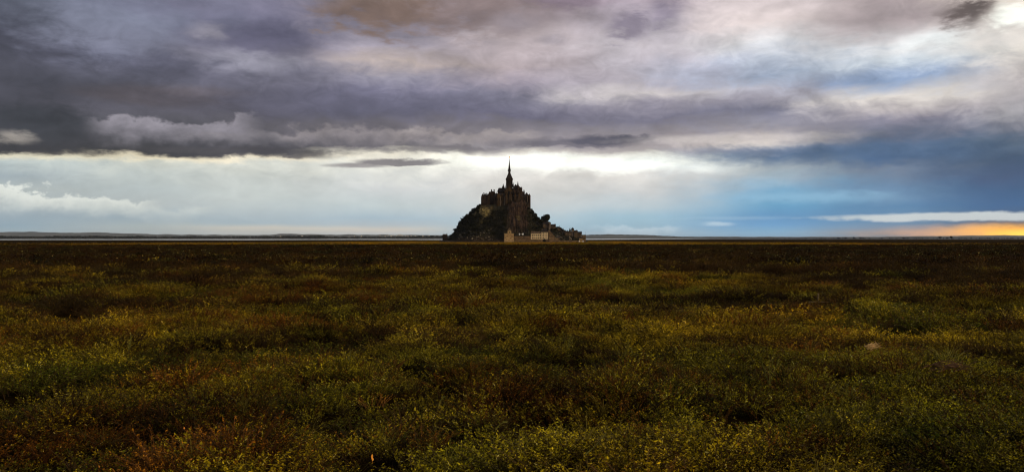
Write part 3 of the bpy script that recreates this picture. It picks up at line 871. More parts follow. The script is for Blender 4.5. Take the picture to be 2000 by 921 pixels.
# transept facing the camera
tr = ab.part('transept', MB().box(X(985.6), X(1002), 1537, 1554, base, Z(374)), M_ABBEY2)
ab.part('transept_roof', MB().gable(X(985), X(1002.6), 1536.4, 1556, Z(374)+.02, Z(362.6), 'y'), M_ROOF)
ab.part('gable_wall', MB().gable(X(986.2), X(1001.4), 1535.9, 1537.6, Z(374)-.3, Z(363.6), 'y'), M_ABBEY2, tr)
ab.part('window', lancet(X(993.8), Z(383), Z(372.5), 3.4, 1537), M_GLASS, tr)
for px in (989, 998.6): ab.part('window', lancet(X(px), Z(383), Z(376), 1.5, 1537), M_GLASS, tr)
for px in (985.8, 1001.8):
    ab.part('buttress', MB().box(X(px)-.8, X(px)+.8, 1535.2, 1538, base, Z(371), .1, .3), M_ABBEY, tr)
pinnacle(983.0, 358.6, 372, 1.75, 1547); pinnacle(986.8, 361.2, 374, 1.1, 1540); pinnacle(981.2, 363.5, 372, 0.8, 1549)
# choir, ambulatory, flying buttresses
ch = ab.part('choir', MB().box(X(1001), X(1012), 1552, 1568, base, Z(369)), M_ABBEY)
ab.part('choir_roof', MB().gable(X(1000.6), X(1013.4), 1551.4, 1568.6, Z(369)+.02, Z(359.6), 'x', 5.5), M_ROOF)
ap = ab.part('apse', MB().lathe(X(1012), 1560, [(8.0, base), (7.9, Z(368)), (8.3, Z(367.8)), (8.3, Z(367))], 12), M_ABBEY)
ab.part('apse_roof', MB().lathe(X(1012), 1560, [(8.4, Z(367)+.02), (3.8, Z(364.6)), (0.2, Z(361.5))], 12), M_ROOF)
ab.part('ambulatory', MB().lathe(X(1010.5), 1560, [(12.6, base), (12.2, Z(377)), (12.6, Z(376.8)), (11.8, Z(374.6)), (8.5, Z(371))], 14), M_ABBEY)
for a in range(9):
    aa = -math.pi * 0.62 + a * (1.24 * math.pi / 8)
    for rr, tip, foot in ((13.3, 369.5, 383), (8.6, 363.6, 377)):
        xx, yy = X(1010.8) + rr * math.cos(aa), 1560 + rr * math.sin(aa)
        ab.part('pinnacle', MB().lathe(xx, yy, [(.95, Z(foot+12)), (.8, Z(foot-7)), (1.0, Z(foot-7.3)), (.05, Z(tip))], 5), M_ABBEY)
    p1 = (X(1010.8) + 13.0*math.cos(aa), 1560 + 13.0*math.sin(aa), Z(378)); p2 = (X(1010.8) + 8.2*math.cos(aa), 1560 + 8.2*math.sin(aa), Z(371.5))
    ab.part('flying_buttress', MB().bar(p1, p2, .45, .4, 4), M_ABBEY)
pinnacle(1002.4, 355.6, 366, 1.0, 1553); pinnacle(1006.9, 361.3, 370, 0.9, 1551); pinnacle(1011.4, 353.6, 370, 1.7, 1551); pinnacle(1015.6, 365.4, 374, 0.9, 1553)
pinnacle(1005, 366, 378, .8, 1544); pinnacle(1009.5, 367.5, 379, .8, 1543); pinnacle(1014, 371, 382, .8, 1544)
for px in (1004.4, 1008, 1011.6, 1015): ab.part('window', lancet(X(px), Z(388), Z(380.5), 1.4, 1547.4, d=.5), M_GLASS, ch)
# southern substructures with tall buttresses
so_ = ab.part('south_range', MB().box(X(966), X(986), 1531, 1550, Z(424), Z(383.5)), M_ABBEY)
ab.part('south_roof', MB().gable(X(965.6), X(986.2), 1530.4, 1550.6, Z(383.5)+.02, Z(378.2), 'x', 2.0), M_ROOF)
for px in (974.5, 981):
    ab.part('chapel_gable', MB().box(X(px)-3.0, X(px)+3.0, 1526.5, 1531.5, Z(424), Z(382.5)).gable(X(px)-3.2, X(px)+3.2, 1526.2, 1532, Z(382.5)+.02, Z(377.4), 'y'), M_ABBEY2, so_)
for px in (967, 970.6, 977.8, 985.4):
    ab.part('buttress', MB().box(X(px)-.55, X(px)+.55, 1525.2, 1531.6, Z(424), Z(385.5), .05, .9), M_PALE if px in (977.8, 985.4) else M_ABBEY, so_)
for px in (969, 972.6, 976.2, 979.8, 983.4):
    ab.part('window', lancet(X(px), Z(393), Z(387.5), 1.2, 1531 if px in (969, 983.4) else 1526.5), M_GLASS, so_)
lo = ab.part('lower_range', MB().box(X(986), X(1021), 1526, 1548, Z(430), Z(385)), M_ABBEY2)
ab.part('lower_roof', MB().add([(X(985.8), 1525.6, Z(385)+.02), (X(1021.2), 1525.6, Z(385)+.02), (X(1021.2), 1548, Z(380)), (X(985.8), 1548, Z(380)), (X(1021.2), 1548, Z(385)+.02), (X(985.8), 1548, Z(385)+.02)], [(0,1,2,3), (1,4,2), (0,3,5), (0,5,4,1), (5,3,2,4)]), M_ABBEY)
for px in (988.5, 993.4, 999.4, 1004.4, 1009.8, 1015, 1019.6):
    ab.part('buttress', MB().box(X(px)-.7, X(px)+.7, 1519.5, 1526.6, Z(432), Z(387.5 + (px % 3)), .1, 1.8), M_PALE if px == 999.4 else M_ABBEY, lo)
for px in (991, 996.4, 1002, 1007, 1012.4, 1017.4):
    ab.part('window', lancet(X(px), Z(396), Z(390), 1.2, 1526), M_GLASS, lo)
for px, t in ((966.6, 376), (970.4, 374.5), (988.6, 378), (1003.8, 376.5), (1019.4, 377), (1017, 371.5), (1022, 379)): pinnacle(px, t, t + 12, .8, 1534)
for px, rd in ((989.6, 378.6), (997.0, 377.2), (1006.2, 379.4), (1013.6, 378.0)):
    ab.part('gabled_bay', MB().box(X(px)-2.4, X(px)+2.4, 1521, 1527, Z(430), Z(rd + 6)).gable(X(px)-2.7, X(px)+2.7, 1520.6, 1540, Z(rd + 6)+.02, Z(rd), 'y'), M_ABBEY2, lo)
# western buildings
we = ab.part('west_range', MB().box(X(940.6), X(957), 1533, 1566, Z(416), Z(382.6), .4, .4), M_ABBEY2)
ab.part('west_roof', MB().gable(X(940.8), X(957), 1533, 1566, Z(382.6)+.02, Z(380.4), 'x', 3.5), M_ROOF)
for px, t, yy in ((945.6, 377.2, 1540), (951.2, 378.2, 1538)):
    ab.part('chimney', MB().box(X(px)-.85, X(px)+.85, yy, yy+1.6, Z(383), Z(t)).box(X(px)-1.0, X(px)+1.0, yy-.15, yy+1.75, Z(t)+.01, Z(t)+.4), M_ABBEY, we)
for px, t in ((943.5, 387), (947.8, 387), (952.2, 387), (943.5, 393), (947.8, 393), (952.2, 393)):
    ab.part('window', lancet(X(px), Z(t + 3), Z(t), 1.3, 1533.4), M_GLASS, we)
for px in (941, 945.8, 950.2, 955): ab.part('buttress', MB().box(X(px)-.6, X(px)+.6, 1530.5, 1534, Z(416), Z(385.4), .05, .8), M_ABBEY2, we)
for px, rd in ((943.4, 379.0), (948.4, 377.6), (953.6, 378.8)):
    ab.part('gabled_bay', MB().box(X(px)-1.9, X(px)+1.9, 1530, 1534, Z(416), Z(rd + 5)).gable(X(px)-2.1, X(px)+2.1, 1529.6, 1548, Z(rd + 5)+.02, Z(rd), 'y'), M_ABBEY, we)
w2 = ab.part('west_tower', MB().box(X(956.8), X(967), 1536, 1562, Z(416), Z(375.8)), M_ABBEY)
ab.part('tower_roof', MB().gable(X(956.6), X(967.2), 1535.6, 1562.4, Z(375.8)+.02, Z(374.0), 'y', 3), M_ROOF)
for px in (960.2, 965.4):
    ab.part('chimney', MB().box(X(px)-1.0, X(px)+1.0, 1541, 1543, Z(377), Z(371.2)).box(X(px)-1.2, X(px)+1.2, 1540.8, 1543.2, Z(371.2)+.01, Z(370.6)), M_ABBEY, w2)
for px, t in ((959.4, 381), (963.8, 381), (959.4, 388), (963.8, 388)): ab.part('window', lancet(X(px), Z(t + 3.4), Z(t), 1.3, 1536), M_GLASS, w2)
pinnacle(956.2, 374.2, 400, 1.7, 1537, 'turret', n=8, body=.22); pinnacle(962.8, 373, 378, .5, 1540)
# abbot's lodging on the right
l = ab.part('lodging', MB().box(X(1021.6), X(1034.4), 1532, 1560, Z(424), Z(384.5)), M_ABBEY)
ab.part('lodging_roof', MB().gable(X(1021.2), X(1034.8), 1531.6, 1560.4, Z(384.5)+.02, Z(377.0), 'y', 2.0), M_ROOF)
ab.part('turret', MB().lathe(X(1033.4), 1532.5, [(2.5, Z(428)), (2.3, Z(384)), (2.6, Z(383.6)), (0.1, Z(379.2))], 8), M_ABBEY, l)
ab.part('buttress', MB().box(X(1021.8)-.7, X(1021.8)+.7, 1528.5, 1532.5, Z(424), Z(386), .1, 1), M_ABBEY, l)
ab.part('buttress', MB().box(X(1029.6)-.45, X(1029.6)+.45, 1529.5, 1532.5, Z(424), Z(383), .05, 1), M_PALE, l)
for px, t in ((1025, 387), (1027.6, 387), (1025, 394), (1027.6, 394)): ab.part('window', lancet(X(px), Z(t + 4), Z(t), 1.2, 1532), M_GLASS, l)
ab.part('chimney', MB().box(X(1029)-.6, X(1029)+.6, 1545, 1546.5, Z(380), Z(376.2)), M_ABBEY, l)

# ================================================================ houses and walls round the foot
def grid_windows(t, wall, y, xs, rows, w, h, mat=M_GLASS, frame=None):
    for z in rows:
        for x in xs:
            o = t.part('window', MB().box(x-w/2-.18, x+w/2+.18, y-.14, y+.1, z-h/2-.18, z+h/2+.18) if frame else MB().box(x-w/2, x+w/2, y-.06, y+.1, z-h/2, z+h/2), frame or mat, wall)
            if frame: t.part('pane', MB().box(x-w/2, x+w/2, y-.17, y-.142, z-h/2, z+h/2), mat, wall)

def house(name, px0, px1, ridge_, eave, foot, label, mat, Y=None, depth=9.0, axis='x', hip=0.0, cols=3, rows=2, roof=None, chimney=True, win=(0.9, 1.5), cat='house', group=None):
    Y = Y or on_hill((px0 + px1) / 2, foot)
    x0, x1 = wx(px0, Y), wx(px1, Y); zf, ze, zr = wz(foot, Y), wz(eave, Y), wz(ridge_, Y)
    t = Thing(name, ((x0 + x1) / 2, Y, zf), label, cat, group)
    wall = t.part('wall', MB().box(x0, x1, Y, Y + depth, zf - 6, ze), mat)
    rf = t.part('roof', MB().gable(x0 - .4, x1 + .4, Y - .4, Y + depth + .4, ze + .02, zr, axis, hip), roof or M_ROOF)
    if chimney:
        xc = x1 - 1.2
        t.part('chimney', MB().box(xc - .5, xc + .5, Y + depth/2 - .4, Y + depth/2 + .4, ze, zr + 1.2), mat, rf)
    H = ze - zf; W_ = x1 - x0
    xs = [x0 + W_ * (j + .5) / cols for j in range(cols)]
    zs = [zf + H * (j + .55) / rows for j in range(rows)]
    grid_windows(t, wall, Y, xs, zs, win[0], win[1])
    return t

# long cream house and tall cream house
Y = 1447.0
x = lambda px: wx(px, Y)
z = lambda py: wz(py, Y)
t = Thing('house', (x(1046.5), Y, z(468)), 'long cream two-storey house with brown roof on the shore wall', 'house')
wall = t.part('wall', MB().box(x(1037), x(1056.4), Y, Y + 10, z(472), z(456.2)), M_CREAM)
t.part('plinth', MB().box(x(1036.6), x(1056.8), Y - .8, Y + 1, z(473), z(467.0), 0, .3), M_RAMP, wall)
rf = t.part('roof', MB().gable(x(1036.2), x(1057), Y - .5, Y + 10.5, z(456.2) + .02, z(451.6), 'x', 1.5), M_HOUSE)
for px in (1039, 1054.5): t.part('chimney', MB().box(x(px)-.6, x(px)+.6, Y + 4.5, Y + 5.7, z(454), z(450.2)), M_HOUSE, rf)
grid_windows(t, wall, Y, [x(p) for p in (1039.6, 1043.2, 1047.2, 1051.2, 1055)], [z(459.2), z(464.4)], 1.9, 3.0)
t = Thing('house', (x(1063.5), Y + 1, z(468)), 'tall cream three-storey house with dark hipped roof on the shore wall', 'house')
wall = t.part('wall', MB().box(x(1057.0), x(1070.2), Y + 1, Y + 11, z(472), z(453.2)), M_CREAM)
rf = t.part('roof', MB().gable(x(1056.4), x(1071), Y + .4, Y + 11.6, z(453.2) + .02, z(446.4), 'x', 4.0), M_ROOF)
t.part('chimney', MB().box(x(1059)-.6, x(1059)+.6, Y + 5, Y + 6.2, z(450), z(446)), M_HOUSE, rf)
grid_windows(t, wall, Y + 1, [x(p) for p in (1058.8, 1061.6, 1064.6, 1068.2)], [z(455.4), z(459.6), z(464)], 1.5, 2.5)
ar = MB(); n = 9
pts = [(x(1060.6), z(472)), (x(1066), z(472))] + [(x(1063.3) + 2.5 * math.cos(math.pi * j / n), z(468.6) + 2.6 * math.sin(math.pi * j / n)) for j in range(n + 1)]
nn = len(pts)
ar.add([(a, Y - .1, b) for a, b in pts] + [(a, Y + 1.2, b) for a, b in pts], [tuple(range(nn)), tuple(range(2*nn-1, nn-1, -1))] + [(q, nn+q, nn+(q+1) % nn, (q+1) % nn) for q in range(nn)])
t.part('plinth', MB().box(x(1057.2), x(1071.4), Y + .2, Y + 1.6, z(473), z(466.6), 0, .2), M_RAMP, wall)
t.part('archway', ar, M_GLASS, wall)

# square bastion with its little gabled lookout
Y = 1440.0
t = Thing('bastion', (x(994.3), Y, z(472)), 'square sunlit sandstone tower standing forward on the shore', 'tower')
body = t.part('body', MB().box(x(984.8), x(1003.8), Y, Y + 17, z(474), z(457.4), .5, .5), M_TOWER)
t.part('cornice', MB().box(x(984.4), x(1004.2), Y - .3, Y + 17.3, z(457.4) + .01, z(456.2)), M_TOWER)
t.part('parapet', MB().box(x(985.2), x(1003.4), Y + .4, Y + 1.1, z(456.2) + .01, z(455.4)), M_TOWER)
for px, py in ((987.4, 464.2), (996.8, 464.4), (991, 460.2), (999.6, 460)): t.part('window', MB().box(x(px)-.45, x(px)+.45, Y + .15, Y + .6, z(py)-.7, z(py)+.7), M_GLASS, body)
tl = Thing('lookout', (x(995), Y + 8, z(456)), 'small gabled stone lookout on top of the sandstone tower', 'lookout')
lw = tl.part('wall', MB().box(x(991.4), x(998.8), Y + 3, Y + 12, z(456.2) + .03, z(450.2)), M_TOWER)
tl.part('roof', MB().gable(x(990.9), x(999.3), Y + 2.6, Y + 12.4, z(450.2) + .02, z(443.4), 'y'), M_HOUSE)
tl.part('window', MB().box(x(994.6)-.7, x(994.6)+.7, Y + 2.9, Y + 3.2, z(454.6), z(451.4)), M_GLASS, lw)

# rampart between the bastion and the houses, with coping
Y = 1446.0
t = Thing('rampart', (x(1020), Y, z(472)), 'low brown rampart wall between the sandstone tower and the cream house', 'wall')
wl = t.part('wall', MB().box(x(1003.9), x(1036.4), Y, Y + 3, z(474), z(461.2), .0, .35), M_RAMP)
t.part('coping', MB().box(x(1003.9), x(1036.5), Y + .1, Y + 2.9, z(461.2) + .01, z(460.7)), M_HOUSE)
for px in (1009, 1016, 1023, 1030): t.part('loophole', MB().box(x(px)-.25, x(px)+.25, Y - .0, Y + .5, z(465.4), z(463.8)), M_GLASS, wl)
Y = 1462.0
t = Thing('hut', (x(1018), Y, z(459)), 'long low white hut above the rampart wall', 'hut')
wl = t.part('wall', MB().box(x(1013.6), x(1022.8), Y, Y + 5, z(463), z(456.6)), M_WHITE)
t.part('roof', MB().gable(x(1013.2), x(1023.2), Y - .3, Y + 5.3, z(456.6) + .02, z(455.2), 'x'), M_WHITE)
grid_windows(t, wl, Y, [x(p) for p in (1015.4, 1017.6, 1019.4, 1021.6)], [z(458.2)], 1.0, 1.0)
# stepped rampart falling to the shore
Y = 1448.0
t = Thing('stepped_rampart', (x(1080), Y, z(472)), 'sloping stepped brown rampart running down beside the tall cream house', 'wall')
prof = [(1071.2, 449.5), (1074.8, 450), (1075.4, 453), (1078.6, 454.6), (1079.4, 458), (1083, 460), (1084, 463.4), (1087.6, 465.4), (1088.4, 473), (1071.2, 473)]
m = MB(); n = len(prof)
m.add([(x(a), Y, z(b)) for a, b in prof] + [(x(a), Y + 4, z(b)) for a, b in prof], [tuple(range(n-1, -1, -1)), tuple(range(n, 2*n))] + [(q, (q+1) % n, n+(q+1) % n, n+q) for q in range(n)])
wl = t.part('wall', m, M_RAMP)
t.part('terrace', MB().box(x(1072.4), x(1088.8), Y - 3.2, Y + .2, z(474), z(465.6), 0, .3), M_RAMP)
t.part('terrace_cap', MB().box(x(1072.2), x(1089), Y - 3.0, Y + .05, z(465.6) + .01, z(465.0)), M_TOWER)
# slim watch tower on the slope
Y = on_hill(1074, 450)
t = Thing('watchtower', (x(1074), Y, z(450)), 'slim pale square tower rising on the slope below the round tree', 'tower')
bd = t.part('body', MB().box(x(1071.8), x(1076.0), Y, Y + 4.4, z(456), z(435.6), .2, .2), M_PALE)
t.part('cornice', MB().box(x(1071.4), x(1076.4), Y - .3, Y + 4.7, z(435.6) + .01, z(434.8)), M_PALE)
t.part('roof', MB().lathe(x(1073.9), Y + 2.2, [(2.9, z(434.8) + .02), (0.1, z(432.4))], 4, math.pi/4), M_ROOF)
for py in (438.5, 443.5): t.part('window', MB().box(x(1073.9)-.4, x(1073.9)+.4, Y - .05, Y + .6, z(py)-.7, z(py)+.7), M_GLASS, bd)

house('house', 1060.4, 1071.2, 433.2, 437.4, 448, 'grey stone house just below the big round tree', M_HOUSE, cols=3, rows=2)
house('house', 1077, 1085.4, 437.4, 440.6, 448, 'grey stone house right of the slim pale tower', M_HOUSE, cols=3, rows=2)
house('house', 1087.4, 1094.6, 442, 445.4, 452, 'dark brown house halfway down the right slope', M_HOUSE, axis='y', cols=2, rows=2)
house('house', 1096.6, 1101.8, 446.6, 449.6, 456, 'narrow dark gabled house above the rubble slope', M_HOUSE, axis='y', cols=2)
house('house', 1103, 1110, 450.4, 453.2, 460, 'low brown house above the right end of the rubble slope', M_HOUSE, cols=2)
house('house', 1110.6, 1116, 448.6, 452.4, 463, 'steep-roofed dark house left of the round-topped tower', M_HOUSE, axis='y', cols=2)
Y = on_hill(1118.6, 463)
t = Thing('round_tower', (x(1118.6), Y, z(463)), 'pale round tower with domed top in the right-hand village', 'tower')
bd = t.part('body', MB().lathe(x(1118.6), Y + 3, [(2.9, z(470)), (2.6, z(449.6)), (2.9, z(449.4)), (2.9, z(448.6))], 12), M_PALE)
t.part('dome', MB().lathe(x(1118.6), Y + 3, [(2.9, z(448.6) + .02), (2.7, z(446.6)), (1.7, z(444.9)), (.2, z(444))], 12), M_ROOF)
t.part('window', MB().box(x(1118.6)-.4, x(1118.6)+.4, Y + .1, Y + .7, z(455), z(452.6)), M_GLASS, bd)
house('house', 1121.4, 1128.2, 449.4, 452.4, 465, 'pale brown tall house right of the round-topped tower', M_HOUSE, cols=3, rows=3)
house('house', 1128.6, 1136.4, 452.0, 456.2, 466, 'dark-roofed house stepping down towards the end tower', M_HOUSE, cols=3, rows=2)
house('house', 1088.8, 1094.0, 460.8, 463.2, 470, 'small low house at the foot of the rubble slope', M_HOUSE, Y=1452.0, cols=2, rows=1, chimney=False)
house('house', 1131.6, 1137.4, 462.4, 465.2, 472, 'small ochre house on the shore left of the end tower', M_TOWER, Y=1449.0, cols=2, rows=1, depth=6)
Y = 1450.0
t = Thing('end_tower', (x(1140.8), Y, z(472)), 'brown stone tower at the right-hand end of the village', 'tower')
bd = t.part('body', MB().box(x(1137.6), x(1144.2), Y, Y + 8, z(474), z(459.4), .15, .15), M_RAMP)
t.part('parapet', MB().box(x(1137.3), x(1144.5), Y - .3, Y + 8.3, z(459.4) + .01, z(458.2)), M_RAMP)
for px in (1139.4, 1142.2): t.part('window', MB().box(x(px)-.4, x(px)+.4, Y - .05, Y + .6, z(464.8), z(462.8)), M_GLASS, bd)
t = Thing('flagpole', (x(1143.6), Y + 1, z(458.2)), 'thin bare pole on top of the end tower', 'pole')
t.part('pole', MB().bar((x(1143.6), Y + 1, z(458.2)), (x(1143.6), Y + 1, z(453)), .14, .07, 6), M_IRON)
t.part('finial', MB().lathe(x(1143.6), Y + 1, [(.05, z(453)), (.16, z(452.8)), (.03, z(452.6))], 6), M_IRON)
Y = 1447.0
t = Thing('lean_to', (x(1114), Y, z(470)), 'small shed with one pale slanting roof at the village foot', 'shed')
t.part('wall', MB().add([(x(1111.8), Y, z(473)), (x(1116.6), Y, z(473)), (x(1116.6), Y, z(466.6)), (x(1111.8), Y, z(461.6)), (x(1111.8), Y+5, z(473)), (x(1116.6), Y+5, z(473)), (x(1116.6), Y+5, z(466.6)), (x(1111.8), Y+5, z(461.6))], [(0,1,2,3), (7,6,5,4), (0,4,5,1), (1,5,6,2), (3,7,4,0), (2,6,7,3)]), M_HOUSE)
t.part('roof', MB().add([(x(1111.4), Y-.5, z(461.0)), (x(1117), Y-.5, z(466.9)), (x(1117), Y+5.5, z(466.9)), (x(1111.4), Y+5.5, z(461.0)), (x(1111.4), Y-.5, z(460.6)), (x(1117), Y-.5, z(466.5)), (x(1117), Y+5.5, z(466.5)), (x(1111.4), Y+5.5, z(460.6))], [(3,2,1,0), (4,5,6,7), (0,1,5,4), (1,2,6,5), (2,3,7,6), (3,0,4,7)]), M_FARWALL)
for j, (px, lab) in enumerate(((1131.4, 'tiny white hut left of the ochre shore house'), (1138.8, 'tiny white hut in front of the end tower'))):
    Y = 1444.0
    t = Thing('hut', (x(px), Y, z(472)), lab, 'hut')
    t.part('wall', MB().box(x(px)-.8, x(px)+.8, Y, Y + 1.6, z(473), z(470.6)), M_WHITE)
    t.part('roof', MB().lathe(x(px), Y + .8, [(1.25, z(470.6) + .02), (.08, z(469.2))], 4, math.pi/4), M_WHITE)
Y = 1450.0
t = Thing('shore_wall', (x(1112), Y, z(472)), 'low pale wall along the shore below the village', 'wall')
t.part('wall', MB().box(x(1089.2), x(1131), Y - 2.5, Y - 1.3, z(474.5), z(470.0), 0, .1), M_RAMP)
t.part('coping', MB().box(x(1089.2), x(1131), Y - 2.6, Y - 1.2, z(470.0) + .01, z(469.6)), M_TOWER)
# lone chapel on its own rock
Y = 1552.0
t = Thing('chapel', (x(868.6), Y, z(468)), 'tiny lone stone chapel on the rock at the far left', 'chapel')
wl = t.part('wall', MB().box(x(864.4), x(873), Y, Y + 12, z(471), z(459.6)), M_ABBEY2)
t.part('roof', MB().gable(x(864), x(873.4), Y - .3, Y + 12.3, z(459.6) + .02, z(456.8), 'x', .3), M_HOUSE)
t.part('belfry', MB().box(x(872.4)-.4, x(872.4)+.4, Y + 5.4, Y + 6.6, z(459), z(455.6)).box(x(872.4)-.1, x(872.4)+.1, Y + 5.9, Y + 6.1, z(455.6), z(454.2)), M_ABBEY)
t.part('door', MB().box(x(870.4)-.5, x(870.4)+.5, Y - .1, Y + .2, z(468.4), z(465)), M_GLASS, wl)
t = Thing('low_wall', (x(877), Y, z(469)), 'low broken wall from the lone chapel to the rock', 'wall')
t.part('wall', MB().box(x(873.2), x(881), Y + 1, Y + 2.2, z(471), z(464.6)).box(x(876), x(878), Y + .9, Y + 2.3, z(470), z(463.8)), M_ABBEY2)

# ---------------------------------------------------------------- trees, scrub and boulders on the rock
TREE_ZONES = [('dark tree in the dense wood covering the left slope', 'trees on the left slope'),
              ('dark tree in the wood under the abbey front', 'trees under the abbey'),
              ('dark tree among the houses of the right slope', 'trees on the right slope')]
def open_rock(px, py, g):
    if 989 < px < 1031 and py < 447: return True
    if ((px - 947) / 13) ** 2 + ((py - 414) / 10) ** 2 < 1 or ((px - 928) / 7) ** 2 + ((py - 417) / 4) ** 2 < 1: return True
    if py > 465: return True
    if 893 < px < 958 and py > 447 and g.random() < 0.70: return True
    if 1056 < px < 1077 and py > 431: return True
    if 1082 < px < 1110 and py > 453: return True
    if 1005 < px < 1072 and py > 445: return True
    if px > 1088 and g.random() < 0.25: return True
    if px > 1109 and py > 450: return True
    if 984 < px < 1005 and py > 446: return True
    return False
g = random.Random(21); count = 0; tries = 0; spots = []
while count < 210 and tries < 9000:
    tries += 1
    px_ = g.uniform(880, 1128); yy = g.uniform(YC - 112, YC + 10)
    xx = wx(px_, YC); zz = float(hill_z(xx, yy))
    if zz < 1.0: continue
    px = 1000 + xx * F / yy; py = HOR - (zz + 4 - EYE) * F / yy
    if 938 < px < 1038 and yy > YC - 52: continue
    if open_rock(px, py, g): continue
    if any((xx - a) ** 2 + (yy - b) ** 2 < 19 for a, b in spots): continue
    spots.append((xx, yy))
    zone = 0 if px < 962 else (1 if px < 1052 else 2)
    s = g.uniform(0.55, 1.05) * (0.72 if px < 900 else (0.5 if px > 1075 else 1.0))
    tree('tree', (xx, yy, zz - 0.5), g.randrange(6), s, *TREE_ZONES[zone])
    count += 1
# the silhouette of the left and right slopes
for px, s in ((883, .55), (886, .6), (889, .7), (894, .72), (899, .8), (905, .85), (911, .85), (918, .85), (925, .85), (932, .8), (937, .6)):
    s *= (.75, 1.25, .95, 1.1)[int(px) % 4]; xx = wx(px, YC); tree('tree', (xx, YC - 4, float(hill_z(xx, YC - 4)) - 1.0), int(px) % 6, s, *TREE_ZONES[0])
for px, s in ((1037.5, .6), (1041, .75), (1045, .8), (1049, .75), (1080, .5), (1089, .5), (1092, .55), (1096, .45), (1102, .4)):
    xx = wx(px, YC - 20); tree('tree', (xx, YC - 20, float(hill_z(xx, YC - 20)) - .8), int(px) % 6, s, *TREE_ZONES[2])
for px, dy, s in ((1056, 0, 1.25), (1060, 4, 1.35), (1068, 4, 1.35), (1072, 0, 1.1), (1064, -6, 1.1)):
    Yb = on_hill(px, 440) + 8 + dy; xx = wx(px, Yb); tree('tree', (xx, Yb, float(hill_z(xx, Yb)) - 1), int(px) % 6, s, 'dark tree crowding round the foot of the big round tree', 'trees below the big round tree')
# the big round tree
big = crown_mesh('crown', 22, 23, 99, 1900, 0.95); big.materials.append(M_LEAF)
bigt = trunk_mesh('trunk', 22, 98); bigt.materials.append(M_BARK)
Y = on_hill(1064.5, 440) + 6
e = empty('tree', (wx(1064.5, Y), Y, float(hill_z(wx(1064.5, Y), Y)) - 1))
zt = wz(415.6, Y) - e.location.z
e.scale = (1, 1, zt / 22.5)
link('trunk', bigt, e); link('crown', big, e)
tag(e, 'big round dark tree standing out on the right skyline of the rock', 'tree')
for px, top, lab in ((1113.2, 443.6, 'slim dark conifer left of the round-topped tower'), (1098.5, 446.4, 'slim dark conifer above the rubble slope')):
    Y = on_hill(px, 458)
    m = crown_mesh('crown', 12, 3.4, int(px), 260, .5); m.materials.append(M_LEAF)
    e = empty('tree', (wx(px, Y), Y, float(hill_z(wx(px, Y), Y)) - .5)); e.scale = (1, 1, (wz(top, Y) - e.location.z) / 12.3)
    tm = trunk_mesh('trunk', 12, int(px)); tm.materials.append(M_BARK)
    link('trunk', tm, e); link('crown', m, e); tag(e, lab, 'tree')

# scrub between the trees: one mass
gq = np.random.default_rng(8)
n = 60000
sx = gq.uniform(wx(876, YC), wx(1140, YC), n); sy = gq.uniform(YC - 116, YC + 20, n)
sz = hill_z(sx, sy)
ppx = 1000 + sx * F / sy; ppy = HOR - (sz - EYE) * F / sy
keep = (sz > -2.5) & ~((ppx > 938) & (ppx < 1038) & (sy > YC - 46))
cl = (ppx > 990) & (ppx < 1030) & (ppy < 446)
keep &= ~(cl & (gq.random(n) < 0.90))
keep &= ~((((ppx - 946) / 13) ** 2 + ((ppy - 414) / 10) ** 2 < 1) & (gq.random(n) < 0.9))
keep &= ~((((ppx - 928) / 7) ** 2 + ((ppy - 417) / 4) ** 2 < 1) & (gq.random(n) < 0.9))
keep &= ~((ppx > 890) & (ppx < 958) & (ppy > 450) & (gq.random(n) < 0.6))
keep &= ~((ppx > 1083) & (ppx < 1110) & (ppy > 453) & (gq.random(n) < 0.6))
keep &= ~((ppx > 982) & (ppx < 1090) & (ppy > 452))
keep &= (fbm(sx / 9, sy / 9, 12, 3) > gq.uniform(-1.0, 0.1, n))
sx, sy, sz = sx[keep], sy[keep], sz[keep]; n = len(sx)
hgt = gq.uniform(0.2, 2.6, n)
P = np.stack([sx, sy, sz + hgt], -1)
nr = gq.normal(0, 1, (n, 3)); nr[:, 2] = np.abs(nr[:, 2]) + .3; nr /= np.linalg.norm(nr, axis=1)[:, None]
a = np.cross(nr, gq.normal(0, 1, (n, 3))); a /= np.linalg.norm(a, axis=1)[:, None]; b_ = np.cross(nr, a)
s = gq.uniform(0.45, 1.1, n)[:, None]
V = np.stack([P - a*s, P - b_*s*.7, P + a*s, P + b_*s*.7], 1).reshape(-1, 3)
o = link('scrub', mesh_np('scrub', V, np.arange(n*4).reshape(-1, 4)), None, M_SCRUB)
tag(o, 'dark scrub and ivy spread over the rock between the trees', 'scrub', None, 'stuff')

